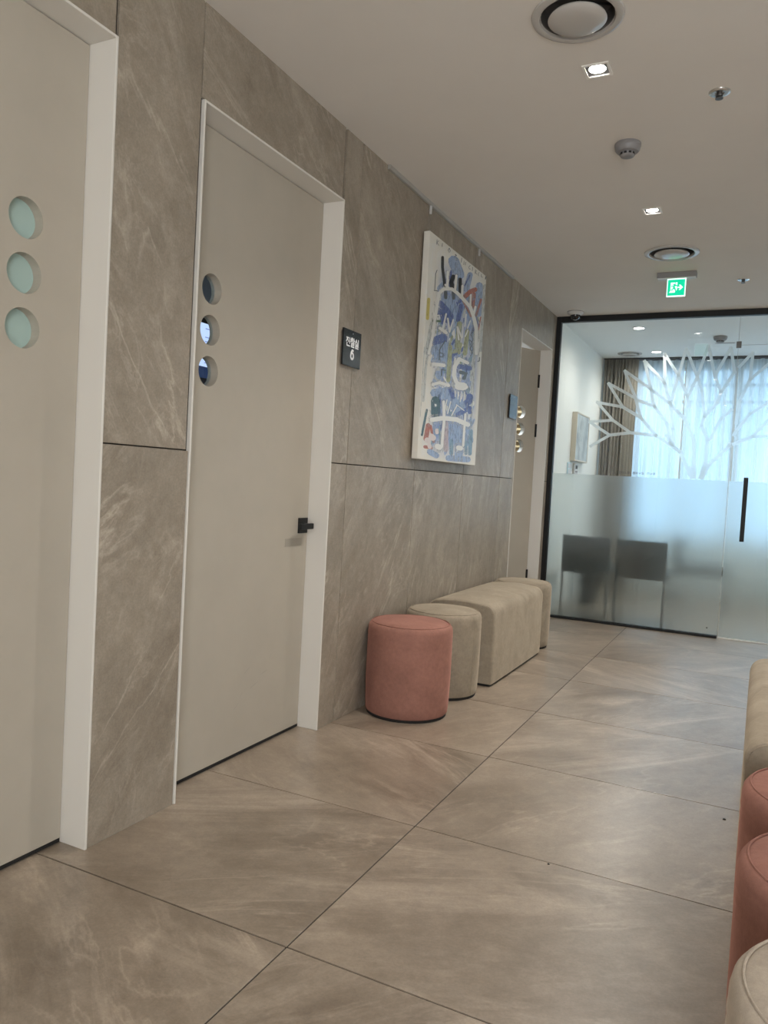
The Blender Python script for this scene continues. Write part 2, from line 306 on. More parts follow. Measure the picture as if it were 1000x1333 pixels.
STROKES = [
('L',[[(0.272,1.09),(0.365,1.039),(0.521,1.102),(0.421,1.154)],[(0.272,1.09),(0.269,1.112),(0.311,1.14),(0.374,1.157),(0.421,1.154)],[(0.521,1.102),(0.524,1.079),(0.479,1.05),(0.413,1.034),(0.365,1.039)]]),
('L',[[(0.574,1.108),(0.529,1.012),(0.618,1.026),(0.665,1.124)],[(0.574,1.108),(0.593,1.123),(0.628,1.134),(0.658,1.134),(0.665,1.124)],[(0.618,1.026),(0.599,1.011),(0.565,1.001),(0.536,1.001),(0.529,1.012)]]),
('L',[[(0.246,0.868),(0.369,0.803),(0.508,0.856),(0.379,0.921)],[(0.246,0.868),(0.241,0.888),(0.277,0.911),(0.334,0.925),(0.379,0.921)],[(0.508,0.856),(0.514,0.835),(0.474,0.81),(0.414,0.797),(0.369,0.803)]]),
('L',[[(0.253,0.643),(0.153,0.603),(0.241,0.561),(0.346,0.6)],[(0.253,0.643),(0.32,0.657),(0.375,0.651),(0.386,0.627),(0.346,0.6)],[(0.241,0.561),(0.177,0.548),(0.126,0.555),(0.116,0.578),(0.153,0.603)]]),
('L',[[(0.724,1.078),(0.737,0.915),(0.869,0.942),(0.855,1.109)],[(0.724,1.078),(0.742,1.098),(0.787,1.115),(0.835,1.12),(0.855,1.109)],[(0.869,0.942),(0.85,0.923),(0.804,0.907),(0.757,0.904),(0.737,0.915)]]),
('L',[[(0.212,0.638),(0.164,0.609),(0.251,0.592),(0.302,0.621)],[(0.212,0.638),(0.253,0.652),(0.297,0.653),(0.317,0.64),(0.302,0.621)],[(0.251,0.592),(0.21,0.579),(0.168,0.578),(0.149,0.591),(0.164,0.609)]]),
('P',[[(0.004,0.931),(0.004,0.743),(0.004,0.752),(0.004,0.942)],[(0.004,0.931),(0.004,0.939),(0.004,0.946),(0.004,0.947),(0.004,0.942)],[(0.004,0.752),(0.004,0.744),(0.004,0.738),(0.004,0.738),(0.004,0.743)]]),
('P',[[(0.065,0.723),(0.016,0.553),(0.052,0.557),(0.102,0.728)],[(0.065,0.723),(0.072,0.729),(0.086,0.733),(0.098,0.732),(0.102,0.728)],[(0.052,0.557),(0.045,0.551),(0.032,0.547),(0.02,0.548),(0.016,0.553)]]),
('P',[[(0.859,1.111),(0.854,0.714),(0.906,0.723),(0.906,1.125)],[(0.859,1.111),(0.868,1.121),(0.889,1.128),(0.906,1.13),(0.906,1.125)],[(0.906,0.723),(0.906,0.714),(0.884,0.708),(0.862,0.708),(0.854,0.714)]]),
('L',[[(0.218,0.561),(0.344,0.593),(0.285,0.662),(0.161,0.629)],[(0.218,0.561),(0.14,0.554),(0.092,0.57),(0.101,0.601),(0.161,0.629)],[(0.285,0.662),(0.368,0.672),(0.421,0.656),(0.411,0.623),(0.344,0.593)]]),
('L',[[(0.196,0.512),(0.338,0.539),(0.31,0.6),(0.171,0.571)],[(0.196,0.512),(0.136,0.509),(0.104,0.525),(0.118,0.551),(0.171,0.571)],[(0.31,0.6),(0.376,0.604),(0.412,0.587),(0.395,0.56),(0.338,0.539)]]),
('L',[[(0.172,0.464),(0.202,0.447),(0.276,0.472),(0.244,0.489)],[(0.172,0.464),(0.168,0.475),(0.187,0.487),(0.219,0.493),(0.244,0.489)],[(0.276,0.472),(0.28,0.46),(0.26,0.448),(0.228,0.443),(0.202,0.447)]]),
('L',[[(0.278,0.345),(0.501,0.286),(0.669,0.363),(0.431,0.421)],[(0.278,0.345),(0.245,0.37),(0.275,0.402),(0.351,0.423),(0.431,0.421)],[(0.669,0.363),(0.708,0.336),(0.673,0.302),(0.586,0.281),(0.501,0.286)]]),
('L',[[(0.186,0.343),(0.256,0.351),(0.248,0.399),(0.179,0.39)],[(0.186,0.343),(0.141,0.345),(0.121,0.359),(0.137,0.377),(0.179,0.39)],[(0.248,0.399),(0.295,0.398),(0.316,0.383),(0.3,0.364),(0.256,0.351)]]),
('L',[[(0.381,0.146),(0.56,0.101),(0.738,0.188),(0.546,0.23)],[(0.381,0.146),(0.334,0.175),(0.362,0.211),(0.448,0.234),(0.546,0.23)],[(0.738,0.188),(0.792,0.156),(0.76,0.117),(0.662,0.095),(0.56,0.101)]]),
('L',[[(0.441,0.008),(0.769,0.014),(0.771,0.05),(0.442,0.042)],[(0.441,0.008),(0.408,0.012),(0.396,0.024),(0.41,0.036),(0.442,0.042)],[(0.771,0.05),(0.808,0.046),(0.823,0.033),(0.806,0.02),(0.769,0.014)]]),
('L',[[(0.143,0.031),(0.243,0.015),(0.281,0.045),(0.18,0.061)],[(0.143,0.031),(0.123,0.039),(0.125,0.052),(0.148,0.06),(0.18,0.061)],[(0.281,0.045),(0.303,0.036),(0.301,0.024),(0.276,0.015),(0.243,0.015)]]),
('P',[[(0.004,0.574),(0.004,0.219),(0.011,0.222),(0.018,0.58)],[(0.004,0.574),(0.004,0.581),(0.004,0.586),(0.012,0.586),(0.018,0.58)],[(0.011,0.222),(0.005,0.215),(0.004,0.212),(0.004,0.213),(0.004,0.219)]]),
('P',[[(0.747,0.71),(0.75,0.295),(0.802,0.299),(0.799,0.718)],[(0.747,0.71),(0.754,0.718),(0.773,0.723),(0.791,0.724),(0.799,0.718)],[(0.802,0.299),(0.795,0.292),(0.776,0.288),(0.758,0.289),(0.75,0.295)]]),
('P',[[(0.049,0.638),(0.026,0.481),(0.06,0.485),(0.083,0.643)],[(0.026,0.481),(0.019,0.306),(0.052,0.308),(0.06,0.485)],[(0.049,0.638),(0.055,0.644),(0.067,0.648),(0.078,0.647),(0.083,0.643)],[(0.052,0.308),(0.047,0.303),(0.035,0.3),(0.024,0.301),(0.019,0.306)]]),
('B',[[(0.145,0.804),(0.246,0.795),(0.295,0.812),(0.176,0.826)],[(0.246,0.795),(0.212,0.755),(0.262,0.758),(0.295,0.812)],[(0.145,0.804),(0.135,0.809),(0.141,0.817),(0.158,0.824),(0.176,0.826)],[(0.262,0.758),(0.249,0.75),(0.229,0.745),(0.213,0.748),(0.212,0.755)]]),
('B',[[(0.602,1.108),(0.529,1.031),(0.55,1.032),(0.623,1.11)],[(0.602,1.108),(0.608,1.112),(0.617,1.114),(0.623,1.113),(0.623,1.11)],[(0.55,1.032),(0.544,1.029),(0.535,1.027),(0.529,1.028),(0.529,1.031)]]),
('B',[[(0.159,0.833),(0.247,0.819),(0.311,0.854),(0.217,0.868)],[(0.247,0.819),(0.318,0.799),(0.388,0.833),(0.311,0.854)],[(0.159,0.833),(0.147,0.842),(0.158,0.856),(0.187,0.867),(0.217,0.868)],[(0.388,0.833),(0.398,0.823),(0.381,0.809),(0.348,0.799),(0.318,0.799)]]),
('B',[[(0.161,0.778),(0.292,0.766),(0.365,0.816),(0.231,0.828)],[(0.161,0.778),(0.139,0.788),(0.15,0.807),(0.187,0.823),(0.231,0.828)],[(0.365,0.816),(0.39,0.805),(0.378,0.786),(0.337,0.77),(0.292,0.766)]]),
('B',[[(0.464,0.9),(0.433,0.815),(0.505,0.825),(0.536,0.911)],[(0.464,0.9),(0.478,0.912),(0.505,0.92),(0.529,0.92),(0.536,0.911)],[(0.505,0.825),(0.491,0.814),(0.464,0.806),(0.44,0.807),(0.433,0.815)]]),
('B',[[(0.238,0.696),(0.149,0.667),(0.197,0.631),(0.287,0.661)],[(0.238,0.696),(0.286,0.705),(0.322,0.698),(0.322,0.679),(0.287,0.661)],[(0.197,0.631),(0.15,0.624),(0.117,0.631),(0.117,0.649),(0.149,0.667)]]),
('B',[[(0.167,0.665),(0.116,0.639),(0.168,0.624),(0.221,0.649)],[(0.167,0.665),(0.197,0.673),(0.226,0.673),(0.235,0.662),(0.221,0.649)],[(0.168,0.624),(0.138,0.615),(0.111,0.617),(0.102,0.627),(0.116,0.639)]]),
('B',[[(0.522,0.548),(0.704,0.564),(0.714,0.595),(0.532,0.578)],[(0.522,0.548),(0.496,0.55),(0.488,0.56),(0.503,0.571),(0.532,0.578)],[(0.714,0.595),(0.742,0.593),(0.751,0.583),(0.735,0.571),(0.704,0.564)]]),
('B',[[(0.679,0.409),(0.667,0.378),(0.786,0.384),(0.798,0.415)],[(0.679,0.409),(0.702,0.425),(0.746,0.433),(0.787,0.429),(0.798,0.415)],[(0.786,0.384),(0.763,0.368),(0.718,0.36),(0.679,0.364),(0.667,0.378)]]),
('B',[[(0.373,0.414),(0.426,0.37),(0.498,0.388),(0.443,0.431)],[(0.373,0.414),(0.374,0.424),(0.394,0.434),(0.423,0.437),(0.443,0.431)],[(0.498,0.388),(0.497,0.377),(0.476,0.367),(0.447,0.364),(0.426,0.37)]]),
('B',[[(0.561,0.273),(0.771,0.335),(0.729,0.355),(0.522,0.292)],[(0.561,0.273),(0.533,0.269),(0.51,0.273),(0.506,0.283),(0.522,0.292)],[(0.729,0.355),(0.759,0.359),(0.784,0.355),(0.789,0.345),(0.771,0.335)]]),
('B',[[(0.645,0.368),(0.723,0.311),(0.787,0.326),(0.706,0.383)],[(0.645,0.368),(0.644,0.377),(0.662,0.385),(0.688,0.387),(0.706,0.383)],[(0.787,0.326),(0.787,0.317),(0.768,0.309),(0.742,0.307),(0.723,0.311)]]),
('S',[[(0.76,0.206),(0.763,0.068),(0.834,0.071),(0.831,0.211)],[(0.76,0.206),(0.77,0.215),(0.795,0.22),(0.82,0.218),(0.831,0.211)],[(0.834,0.071),(0.824,0.062),(0.799,0.058),(0.774,0.06),(0.763,0.068)]]),
('S',[[(0.441,0.124),(0.453,0.051),(0.515,0.054),(0.503,0.128)],[(0.441,0.124),(0.449,0.132),(0.47,0.137),(0.492,0.135),(0.503,0.128)],[(0.515,0.054),(0.507,0.046),(0.485,0.041),(0.463,0.044),(0.453,0.051)]]),
('S',[[(0.691,0.135),(0.703,0.065),(0.755,0.067),(0.742,0.138)],[(0.691,0.135),(0.698,0.142),(0.715,0.146),(0.734,0.144),(0.742,0.138)],[(0.755,0.067),(0.748,0.061),(0.73,0.057),(0.712,0.059),(0.703,0.065)]]),
('S',[[(0.268,0.193),(0.278,0.134),(0.301,0.136),(0.291,0.195)],[(0.268,0.193),(0.271,0.196),(0.279,0.198),(0.288,0.198),(0.291,0.195)],[(0.301,0.136),(0.298,0.132),(0.29,0.131),(0.281,0.131),(0.278,0.134)]]),
('U',[[(0.454,0.797),(0.439,0.663),(0.519,0.675),(0.535,0.811)],[(0.454,0.797),(0.467,0.81),(0.496,0.819),(0.524,0.819),(0.535,0.811)],[(0.519,0.675),(0.506,0.663),(0.477,0.654),(0.45,0.655),(0.439,0.663)]]),
('U',[[(0.592,0.782),(0.576,0.648),(0.65,0.658),(0.666,0.794)],[(0.592,0.782),(0.604,0.793),(0.63,0.801),(0.656,0.802),(0.666,0.794)],[(0.65,0.658),(0.638,0.647),(0.611,0.64),(0.586,0.64),(0.576,0.648)]]),
('U',[[(0.374,0.709),(0.34,0.657),(0.374,0.659),(0.408,0.712)],[(0.374,0.709),(0.382,0.715),(0.396,0.718),(0.406,0.716),(0.408,0.712)],[(0.374,0.659),(0.365,0.653),(0.352,0.651),(0.342,0.652),(0.34,0.657)]]),
('U',[[(0.513,0.693),(0.493,0.636),(0.537,0.64),(0.558,0.698)],[(0.513,0.693),(0.522,0.699),(0.538,0.704),(0.553,0.703),(0.558,0.698)],[(0.537,0.64),(0.528,0.634),(0.511,0.63),(0.497,0.631),(0.493,0.636)]]),
('M',[[(0.335,0.215),(0.359,0.068),(0.434,0.072),(0.41,0.222)],[(0.335,0.215),(0.345,0.226),(0.37,0.232),(0.397,0.231),(0.41,0.222)],[(0.434,0.072),(0.424,0.062),(0.398,0.056),(0.371,0.059),(0.359,0.068)]]),
('U',[[(0.338,0.644),(0.338,0.458),(0.405,0.466),(0.405,0.654)],[(0.338,0.644),(0.348,0.654),(0.371,0.661),(0.395,0.661),(0.405,0.654)],[(0.405,0.466),(0.395,0.456),(0.371,0.449),(0.348,0.45),(0.338,0.458)]]),
('U',[[(0.455,0.716),(0.433,0.662),(0.491,0.668),(0.514,0.723)],[(0.455,0.716),(0.467,0.725),(0.489,0.731),(0.508,0.73),(0.514,0.723)],[(0.491,0.668),(0.479,0.659),(0.457,0.654),(0.438,0.655),(0.433,0.662)]]),
('U',[[(0.587,0.739),(0.598,0.678),(0.647,0.686),(0.636,0.748)],[(0.587,0.739),(0.593,0.746),(0.61,0.752),(0.628,0.753),(0.636,0.748)],[(0.647,0.686),(0.641,0.679),(0.624,0.673),(0.606,0.673),(0.598,0.678)]]),
('R',[[(0.584,0.971),(0.66,1.015),(0.613,1.026),(0.53,0.978)],[(0.66,1.015),(0.739,1.046),(0.702,1.062),(0.613,1.026)],[(0.584,0.971),(0.558,0.961),(0.531,0.96),(0.52,0.967),(0.53,0.978)],[(0.702,1.062),(0.732,1.07),(0.756,1.069),(0.759,1.059),(0.739,1.046)]]),
('R',[[(0.666,1.015),(0.655,0.936),(0.726,0.95),(0.737,1.03)],[(0.666,1.015),(0.677,1.026),(0.703,1.035),(0.728,1.036),(0.737,1.03)],[(0.726,0.95),(0.715,0.939),(0.689,0.93),(0.664,0.93),(0.655,0.936)]]),
('R',[[(0.814,1.018),(0.744,0.907),(0.782,0.911),(0.853,1.023)],[(0.814,1.018),(0.823,1.024),(0.838,1.028),(0.851,1.027),(0.853,1.023)],[(0.782,0.911),(0.773,0.905),(0.759,0.902),(0.747,0.903),(0.744,0.907)]]),
('R',[[(0.837,0.914),(0.809,0.83),(0.831,0.833),(0.859,0.918)],[(0.837,0.914),(0.841,0.918),(0.849,0.92),(0.856,0.92),(0.859,0.918)],[(0.831,0.833),(0.827,0.83),(0.819,0.827),(0.811,0.828),(0.809,0.83)]]),
('R',[[(0.518,0.934),(0.662,0.879),(0.691,0.891),(0.546,0.946)],[(0.518,0.934),(0.516,0.938),(0.524,0.943),(0.536,0.946),(0.546,0.946)],[(0.691,0.891),(0.693,0.887),(0.685,0.882),(0.672,0.879),(0.662,0.879)]]),
('Y',[[(0.009,0.832),(0.008,0.731),(0.049,0.739),(0.05,0.84)],[(0.009,0.832),(0.015,0.839),(0.03,0.844),(0.044,0.845),(0.05,0.84)],[(0.049,0.739),(0.043,0.732),(0.028,0.727),(0.014,0.727),(0.008,0.731)]]),
('G',[[(0.1,0.733),(0.202,0.751),(0.203,0.763),(0.101,0.745)],[(0.1,0.733),(0.09,0.733),(0.086,0.737),(0.091,0.742),(0.101,0.745)],[(0.203,0.763),(0.214,0.763),(0.218,0.76),(0.214,0.755),(0.202,0.751)]]),
('T',[[(0.138,0.318),(0.15,0.251),(0.283,0.265),(0.269,0.334)],[(0.138,0.318),(0.153,0.338),(0.198,0.351),(0.246,0.35),(0.269,0.334)],[(0.283,0.265),(0.266,0.245),(0.22,0.233),(0.173,0.236),(0.15,0.251)]]),
('T',[[(0.239,0.363),(0.234,0.325),(0.251,0.326),(0.256,0.365)],[(0.239,0.363),(0.242,0.366),(0.248,0.367),(0.254,0.367),(0.256,0.365)],[(0.251,0.326),(0.248,0.324),(0.242,0.322),(0.236,0.323),(0.234,0.325)]]),
('T',[[(0.073,0.263),(0.027,0.127),(0.057,0.127),(0.104,0.264)],[(0.073,0.263),(0.079,0.268),(0.09,0.27),(0.101,0.268),(0.104,0.264)],[(0.057,0.127),(0.051,0.123),(0.04,0.121),(0.03,0.123),(0.027,0.127)]]),
('R',[[(0.088,0.185),(0.066,0.11),(0.129,0.11),(0.152,0.186)],[(0.088,0.185),(0.1,0.194),(0.124,0.198),(0.145,0.195),(0.152,0.186)],[(0.129,0.11),(0.117,0.101),(0.094,0.098),(0.072,0.101),(0.066,0.11)]]),
('R',[[(0.088,0.059),(0.176,0.059),(0.181,0.077),(0.092,0.077)],[(0.088,0.059),(0.073,0.062),(0.068,0.068),(0.076,0.074),(0.092,0.077)],[(0.181,0.077),(0.197,0.075),(0.202,0.068),(0.194,0.062),(0.176,0.059)]]),
('R',[[(0.137,0.181),(0.191,0.1),(0.226,0.105),(0.172,0.186)],[(0.137,0.181),(0.139,0.186),(0.15,0.19),(0.164,0.19),(0.172,0.186)],[(0.226,0.105),(0.224,0.099),(0.213,0.096),(0.199,0.096),(0.191,0.1)]]),
('H',[[(0.174,0.76),(0.194,0.844),(0.095,0.828),(0.076,0.746)],[(0.194,0.844),(0.211,0.902),(0.117,0.896),(0.095,0.828)],[(0.211,0.902),(0.247,0.923),(0.21,0.951),(0.117,0.896)],[(0.247,0.923),(0.329,0.943),(0.355,0.987),(0.21,0.951)],[(0.329,0.943),(0.396,0.939),(0.465,0.987),(0.355,0.987)],[(0.396,0.939),(0.482,0.93),(0.563,0.977),(0.465,0.987)],[(0.482,0.93),(0.601,0.912),(0.703,0.957),(0.563,0.977)],[(0.601,0.912),(0.666,0.867),(0.787,0.903),(0.703,0.957)],[(0.666,0.867),(0.716,0.809),(0.844,0.837),(0.787,0.903)],[(0.716,0.809),(0.739,0.675),(0.87,0.697),(0.844,0.837)],[(0.174,0.76),(0.156,0.744),(0.12,0.733),(0.087,0.734),(0.076,0.746)],[(0.87,0.697),(0.853,0.678),(0.808,0.664),(0.761,0.663),(0.739,0.675)]]),
('H',[[(0.087,0.747),(0.07,0.652),(0.144,0.661),(0.162,0.759)],[(0.07,0.652),(0.035,0.558),(0.107,0.564),(0.144,0.661)],[(0.087,0.747),(0.1,0.759),(0.127,0.768),(0.153,0.768),(0.162,0.759)],[(0.107,0.564),(0.092,0.552),(0.065,0.546),(0.041,0.548),(0.035,0.558)]]),
('H',[[(0.232,1.031),(0.239,0.948),(0.309,0.964),(0.302,1.048)],[(0.232,1.031),(0.242,1.042),(0.266,1.052),(0.291,1.055),(0.302,1.048)],[(0.309,0.964),(0.299,0.952),(0.275,0.943),(0.25,0.941),(0.239,0.948)]]),
('H',[[(0.363,1.046),(0.356,0.962),(0.429,0.977),(0.437,1.062)],[(0.363,1.046),(0.375,1.058),(0.401,1.068),(0.427,1.07),(0.437,1.062)],[(0.429,0.977),(0.417,0.965),(0.391,0.956),(0.365,0.954),(0.356,0.962)]]),
('H',[[(0.464,1.014),(0.467,0.951),(0.545,0.968),(0.541,1.032)],[(0.464,1.014),(0.475,1.026),(0.502,1.036),(0.529,1.039),(0.541,1.032)],[(0.545,0.968),(0.534,0.956),(0.506,0.946),(0.479,0.944),(0.467,0.951)]]),
('H',[[(0.615,0.997),(0.619,0.927),(0.684,0.941),(0.68,1.011)],[(0.615,0.997),(0.624,1.007),(0.646,1.015),(0.67,1.017),(0.68,1.011)],[(0.684,0.941),(0.675,0.931),(0.652,0.923),(0.629,0.922),(0.619,0.927)]]),
('H',[[(0.697,0.948),(0.674,0.893),(0.757,0.905),(0.78,0.96)],[(0.697,0.948),(0.714,0.96),(0.745,0.969),(0.773,0.969),(0.78,0.96)],[(0.757,0.905),(0.74,0.892),(0.708,0.883),(0.681,0.884),(0.674,0.893)]]),
('H',[[(0.222,0.949),(0.292,0.941),(0.339,0.971),(0.268,0.979)],[(0.222,0.949),(0.21,0.955),(0.219,0.966),(0.243,0.976),(0.268,0.979)],[(0.339,0.971),(0.351,0.965),(0.342,0.953),(0.318,0.943),(0.292,0.941)]]),
('H',[[(0.178,0.701),(0.273,0.694),(0.324,0.733),(0.226,0.739)],[(0.178,0.701),(0.158,0.708),(0.164,0.722),(0.192,0.735),(0.226,0.739)],[(0.324,0.733),(0.345,0.725),(0.339,0.711),(0.309,0.698),(0.273,0.694)]]),
('H',[[(0.432,0.772),(0.468,0.706),(0.521,0.718),(0.484,0.785)],[(0.432,0.772),(0.436,0.78),(0.453,0.787),(0.473,0.789),(0.484,0.785)],[(0.521,0.718),(0.517,0.71),(0.499,0.703),(0.479,0.701),(0.468,0.706)]]),
('H',[[(0.135,0.495),(0.288,0.511),(0.297,0.553),(0.143,0.537)],[(0.135,0.495),(0.1,0.498),(0.088,0.511),(0.105,0.527),(0.143,0.537)],[(0.297,0.553),(0.335,0.551),(0.349,0.538),(0.329,0.521),(0.288,0.511)]]),
('H',[[(0.457,0.607),(0.39,0.55),(0.525,0.555),(0.584,0.602)],[(0.39,0.55),(0.382,0.488),(0.52,0.513),(0.525,0.555)],[(0.382,0.488),(0.439,0.446),(0.552,0.49),(0.52,0.513)],[(0.439,0.446),(0.566,0.423),(0.624,0.477),(0.552,0.49)],[(0.566,0.423),(0.674,0.437),(0.647,0.486),(0.624,0.477)],[(0.457,0.607),(0.498,0.626),(0.553,0.632),(0.589,0.622),(0.584,0.602)],[(0.647,0.486),(0.704,0.488),(0.736,0.474),(0.724,0.453),(0.674,0.437)]]),
('H',[[(0.515,0.582),(0.639,0.581),(0.684,0.627),(0.558,0.627)],[(0.515,0.582),(0.483,0.589),(0.482,0.604),(0.513,0.62),(0.558,0.627)],[(0.684,0.627),(0.718,0.621),(0.719,0.604),(0.686,0.588),(0.639,0.581)]]),
('H',[[(0.525,0.399),(0.614,0.407),(0.623,0.51),(0.534,0.5)],[(0.525,0.399),(0.431,0.405),(0.395,0.436),(0.437,0.475),(0.534,0.5)],[(0.623,0.51),(0.725,0.506),(0.766,0.473),(0.719,0.432),(0.614,0.407)]]),
('H',[[(0.164,0.391),(0.243,0.412),(0.243,0.449),(0.133,0.423)],[(0.243,0.412),(0.362,0.412),(0.389,0.452),(0.243,0.449)],[(0.164,0.391),(0.128,0.388),(0.104,0.396),(0.106,0.41),(0.133,0.423)],[(0.389,0.452),(0.421,0.447),(0.427,0.433),(0.402,0.418),(0.362,0.412)]]),
('H',[[(0.175,0.298),(0.181,0.293),(0.229,0.306),(0.223,0.311)],[(0.175,0.298),(0.174,0.306),(0.187,0.313),(0.208,0.315),(0.223,0.311)],[(0.229,0.306),(0.23,0.299),(0.216,0.292),(0.196,0.29),(0.181,0.293)]]),
('H',[[(0.177,0.193),(0.336,0.216),(0.326,0.271),(0.149,0.244)],[(0.336,0.216),(0.514,0.225),(0.546,0.284),(0.326,0.271)],[(0.514,0.225),(0.703,0.212),(0.764,0.273),(0.546,0.284)],[(0.177,0.193),(0.125,0.194),(0.096,0.209),(0.106,0.229),(0.149,0.244)],[(0.764,0.273),(0.814,0.26),(0.816,0.237),(0.77,0.217),(0.703,0.212)]]),
('H',[[(0.274,0.329),(0.296,0.234),(0.383,0.241),(0.36,0.339)],[(0.296,0.234),(0.283,0.081),(0.37,0.084),(0.383,0.241)],[(0.274,0.329),(0.284,0.341),(0.313,0.35),(0.345,0.349),(0.36,0.339)],[(0.37,0.084),(0.357,0.072),(0.325,0.066),(0.295,0.07),(0.283,0.081)]]),
('H',[[(0.234,0.049),(0.27,0.046),(0.326,0.111),(0.289,0.114)],[(0.234,0.049),(0.184,0.064),(0.18,0.088),(0.223,0.109),(0.289,0.114)],[(0.326,0.111),(0.378,0.097),(0.383,0.071),(0.338,0.05),(0.27,0.046)]]),
('H',[[(0.634,0.296),(0.629,0.108),(0.711,0.112),(0.716,0.302)],[(0.634,0.296),(0.646,0.307),(0.675,0.313),(0.704,0.311),(0.716,0.302)],[(0.711,0.112),(0.699,0.101),(0.67,0.096),(0.641,0.099),(0.629,0.108)]]),
('H',[[(0.577,0.062),(0.619,0.061),(0.643,0.125),(0.602,0.125)],[(0.577,0.062),(0.52,0.072),(0.503,0.094),(0.537,0.116),(0.602,0.125)],[(0.643,0.125),(0.703,0.115),(0.721,0.092),(0.686,0.069),(0.619,0.061)]]),
('K',[[(0.164,1.091),(0.172,1.039),(0.211,1.05),(0.203,1.102)],[(0.172,1.039),(0.215,0.955),(0.254,0.967),(0.211,1.05)],[(0.164,1.091),(0.169,1.097),(0.182,1.103),(0.196,1.105),(0.203,1.102)],[(0.254,0.967),(0.25,0.96),(0.238,0.954),(0.223,0.952),(0.215,0.955)]]),
('K',[[(0.322,1.032),(0.298,0.993),(0.361,1.007),(0.383,1.041)],[(0.298,0.993),(0.317,0.969),(0.378,0.989),(0.361,1.007)],[(0.322,1.032),(0.336,1.043),(0.361,1.05),(0.38,1.049),(0.383,1.041)],[(0.378,0.989),(0.375,0.979),(0.355,0.969),(0.331,0.965),(0.317,0.969)]]),
('K',[[(0.432,1.041),(0.443,0.976),(0.5,0.99),(0.489,1.056)],[(0.432,1.041),(0.439,1.051),(0.459,1.059),(0.48,1.061),(0.489,1.056)],[(0.5,0.99),(0.493,0.981),(0.473,0.973),(0.452,0.971),(0.443,0.976)]]),
('D',[[(0.228,0.919),(0.239,0.892),(0.285,0.904),(0.274,0.931)],[(0.228,0.919),(0.232,0.926),(0.248,0.933),(0.265,0.935),(0.274,0.931)],[(0.285,0.904),(0.281,0.896),(0.265,0.89),(0.248,0.888),(0.239,0.892)]]),
('D',[[(0.342,0.946),(0.354,0.916),(0.403,0.929),(0.39,0.959)],[(0.342,0.946),(0.347,0.954),(0.363,0.961),(0.381,0.963),(0.39,0.959)],[(0.403,0.929),(0.398,0.921),(0.381,0.914),(0.363,0.912),(0.354,0.916)]]),
('D',[[(0.106,0.905),(0.107,0.987),(0.097,0.985),(0.097,0.903)],[(0.107,0.987),(0.122,1.01),(0.113,1.009),(0.097,0.985)],[(0.106,0.905),(0.105,0.903),(0.101,0.902),(0.098,0.902),(0.097,0.903)],[(0.113,1.009),(0.115,1.011),(0.119,1.012),(0.122,1.012),(0.122,1.01)]]),
('D',[[(0.095,0.895),(0.133,0.902),(0.134,0.907),(0.097,0.9)],[(0.095,0.895),(0.091,0.895),(0.09,0.896),(0.092,0.899),(0.097,0.9)],[(0.134,0.907),(0.139,0.907),(0.14,0.905),(0.138,0.903),(0.133,0.902)]]),
('D',[[(0.708,0.81),(0.681,0.776),(0.693,0.779),(0.72,0.811)],[(0.681,0.776),(0.729,0.758),(0.741,0.76),(0.693,0.779)],[(0.729,0.758),(0.695,0.724),(0.708,0.726),(0.741,0.76)],[(0.695,0.724),(0.735,0.703),(0.748,0.706),(0.708,0.726)],[(0.735,0.703),(0.711,0.671),(0.724,0.671),(0.748,0.706)],[(0.708,0.81),(0.711,0.812),(0.716,0.813),(0.72,0.812),(0.72,0.811)],[(0.724,0.671),(0.721,0.67),(0.716,0.669),(0.712,0.669),(0.711,0.671)]]),
('D',[[(0.091,1.162),(0.09,1.138),(0.096,1.139),(0.097,1.164)],[(0.091,1.162),(0.092,1.163),(0.094,1.164),(0.096,1.164),(0.097,1.164)],[(0.096,1.139),(0.095,1.138),(0.093,1.137),(0.09,1.137),(0.09,1.138)]]),
('D',[[(0.115,1.164),(0.093,1.148),(0.099,1.15),(0.12,1.164)],[(0.093,1.148),(0.118,1.14),(0.123,1.142),(0.099,1.15)],[(0.115,1.164),(0.117,1.165),(0.119,1.166),(0.12,1.165),(0.12,1.164)],[(0.123,1.142),(0.124,1.141),(0.122,1.14),(0.12,1.14),(0.118,1.14)]]),
('D',[[(0.166,1.165),(0.163,1.147),(0.171,1.149),(0.173,1.167)],[(0.166,1.165),(0.167,1.166),(0.17,1.168),(0.172,1.168),(0.173,1.167)],[(0.171,1.149),(0.17,1.148),(0.167,1.147),(0.164,1.146),(0.163,1.147)]]),
('D',[[(0.266,1.169),(0.252,1.153),(0.26,1.155),(0.273,1.17)],[(0.252,1.153),(0.273,1.145),(0.274,1.148),(0.26,1.155)],[(0.273,1.145),(0.292,1.161),(0.284,1.159),(0.274,1.148)],[(0.292,1.161),(0.276,1.171),(0.269,1.167),(0.284,1.159)],[(0.266,1.169),(0.268,1.171),(0.271,1.171),(0.274,1.171),(0.273,1.17)],[(0.269,1.167),(0.269,1.168),(0.271,1.17),(0.274,1.171),(0.276,1.171)]]),
('D',[[(0.36,1.159),(0.383,1.16),(0.387,1.164),(0.364,1.163)],[(0.36,1.159),(0.358,1.159),(0.358,1.16),(0.361,1.162),(0.364,1.163)],[(0.387,1.164),(0.389,1.164),(0.389,1.162),(0.386,1.161),(0.383,1.16)]]),
('D',[[(0.369,1.165),(0.365,1.153),(0.373,1.154),(0.377,1.167)],[(0.369,1.165),(0.37,1.166),(0.373,1.167),(0.376,1.168),(0.377,1.167)],[(0.373,1.154),(0.372,1.153),(0.368,1.152),(0.366,1.152),(0.365,1.153)]]),
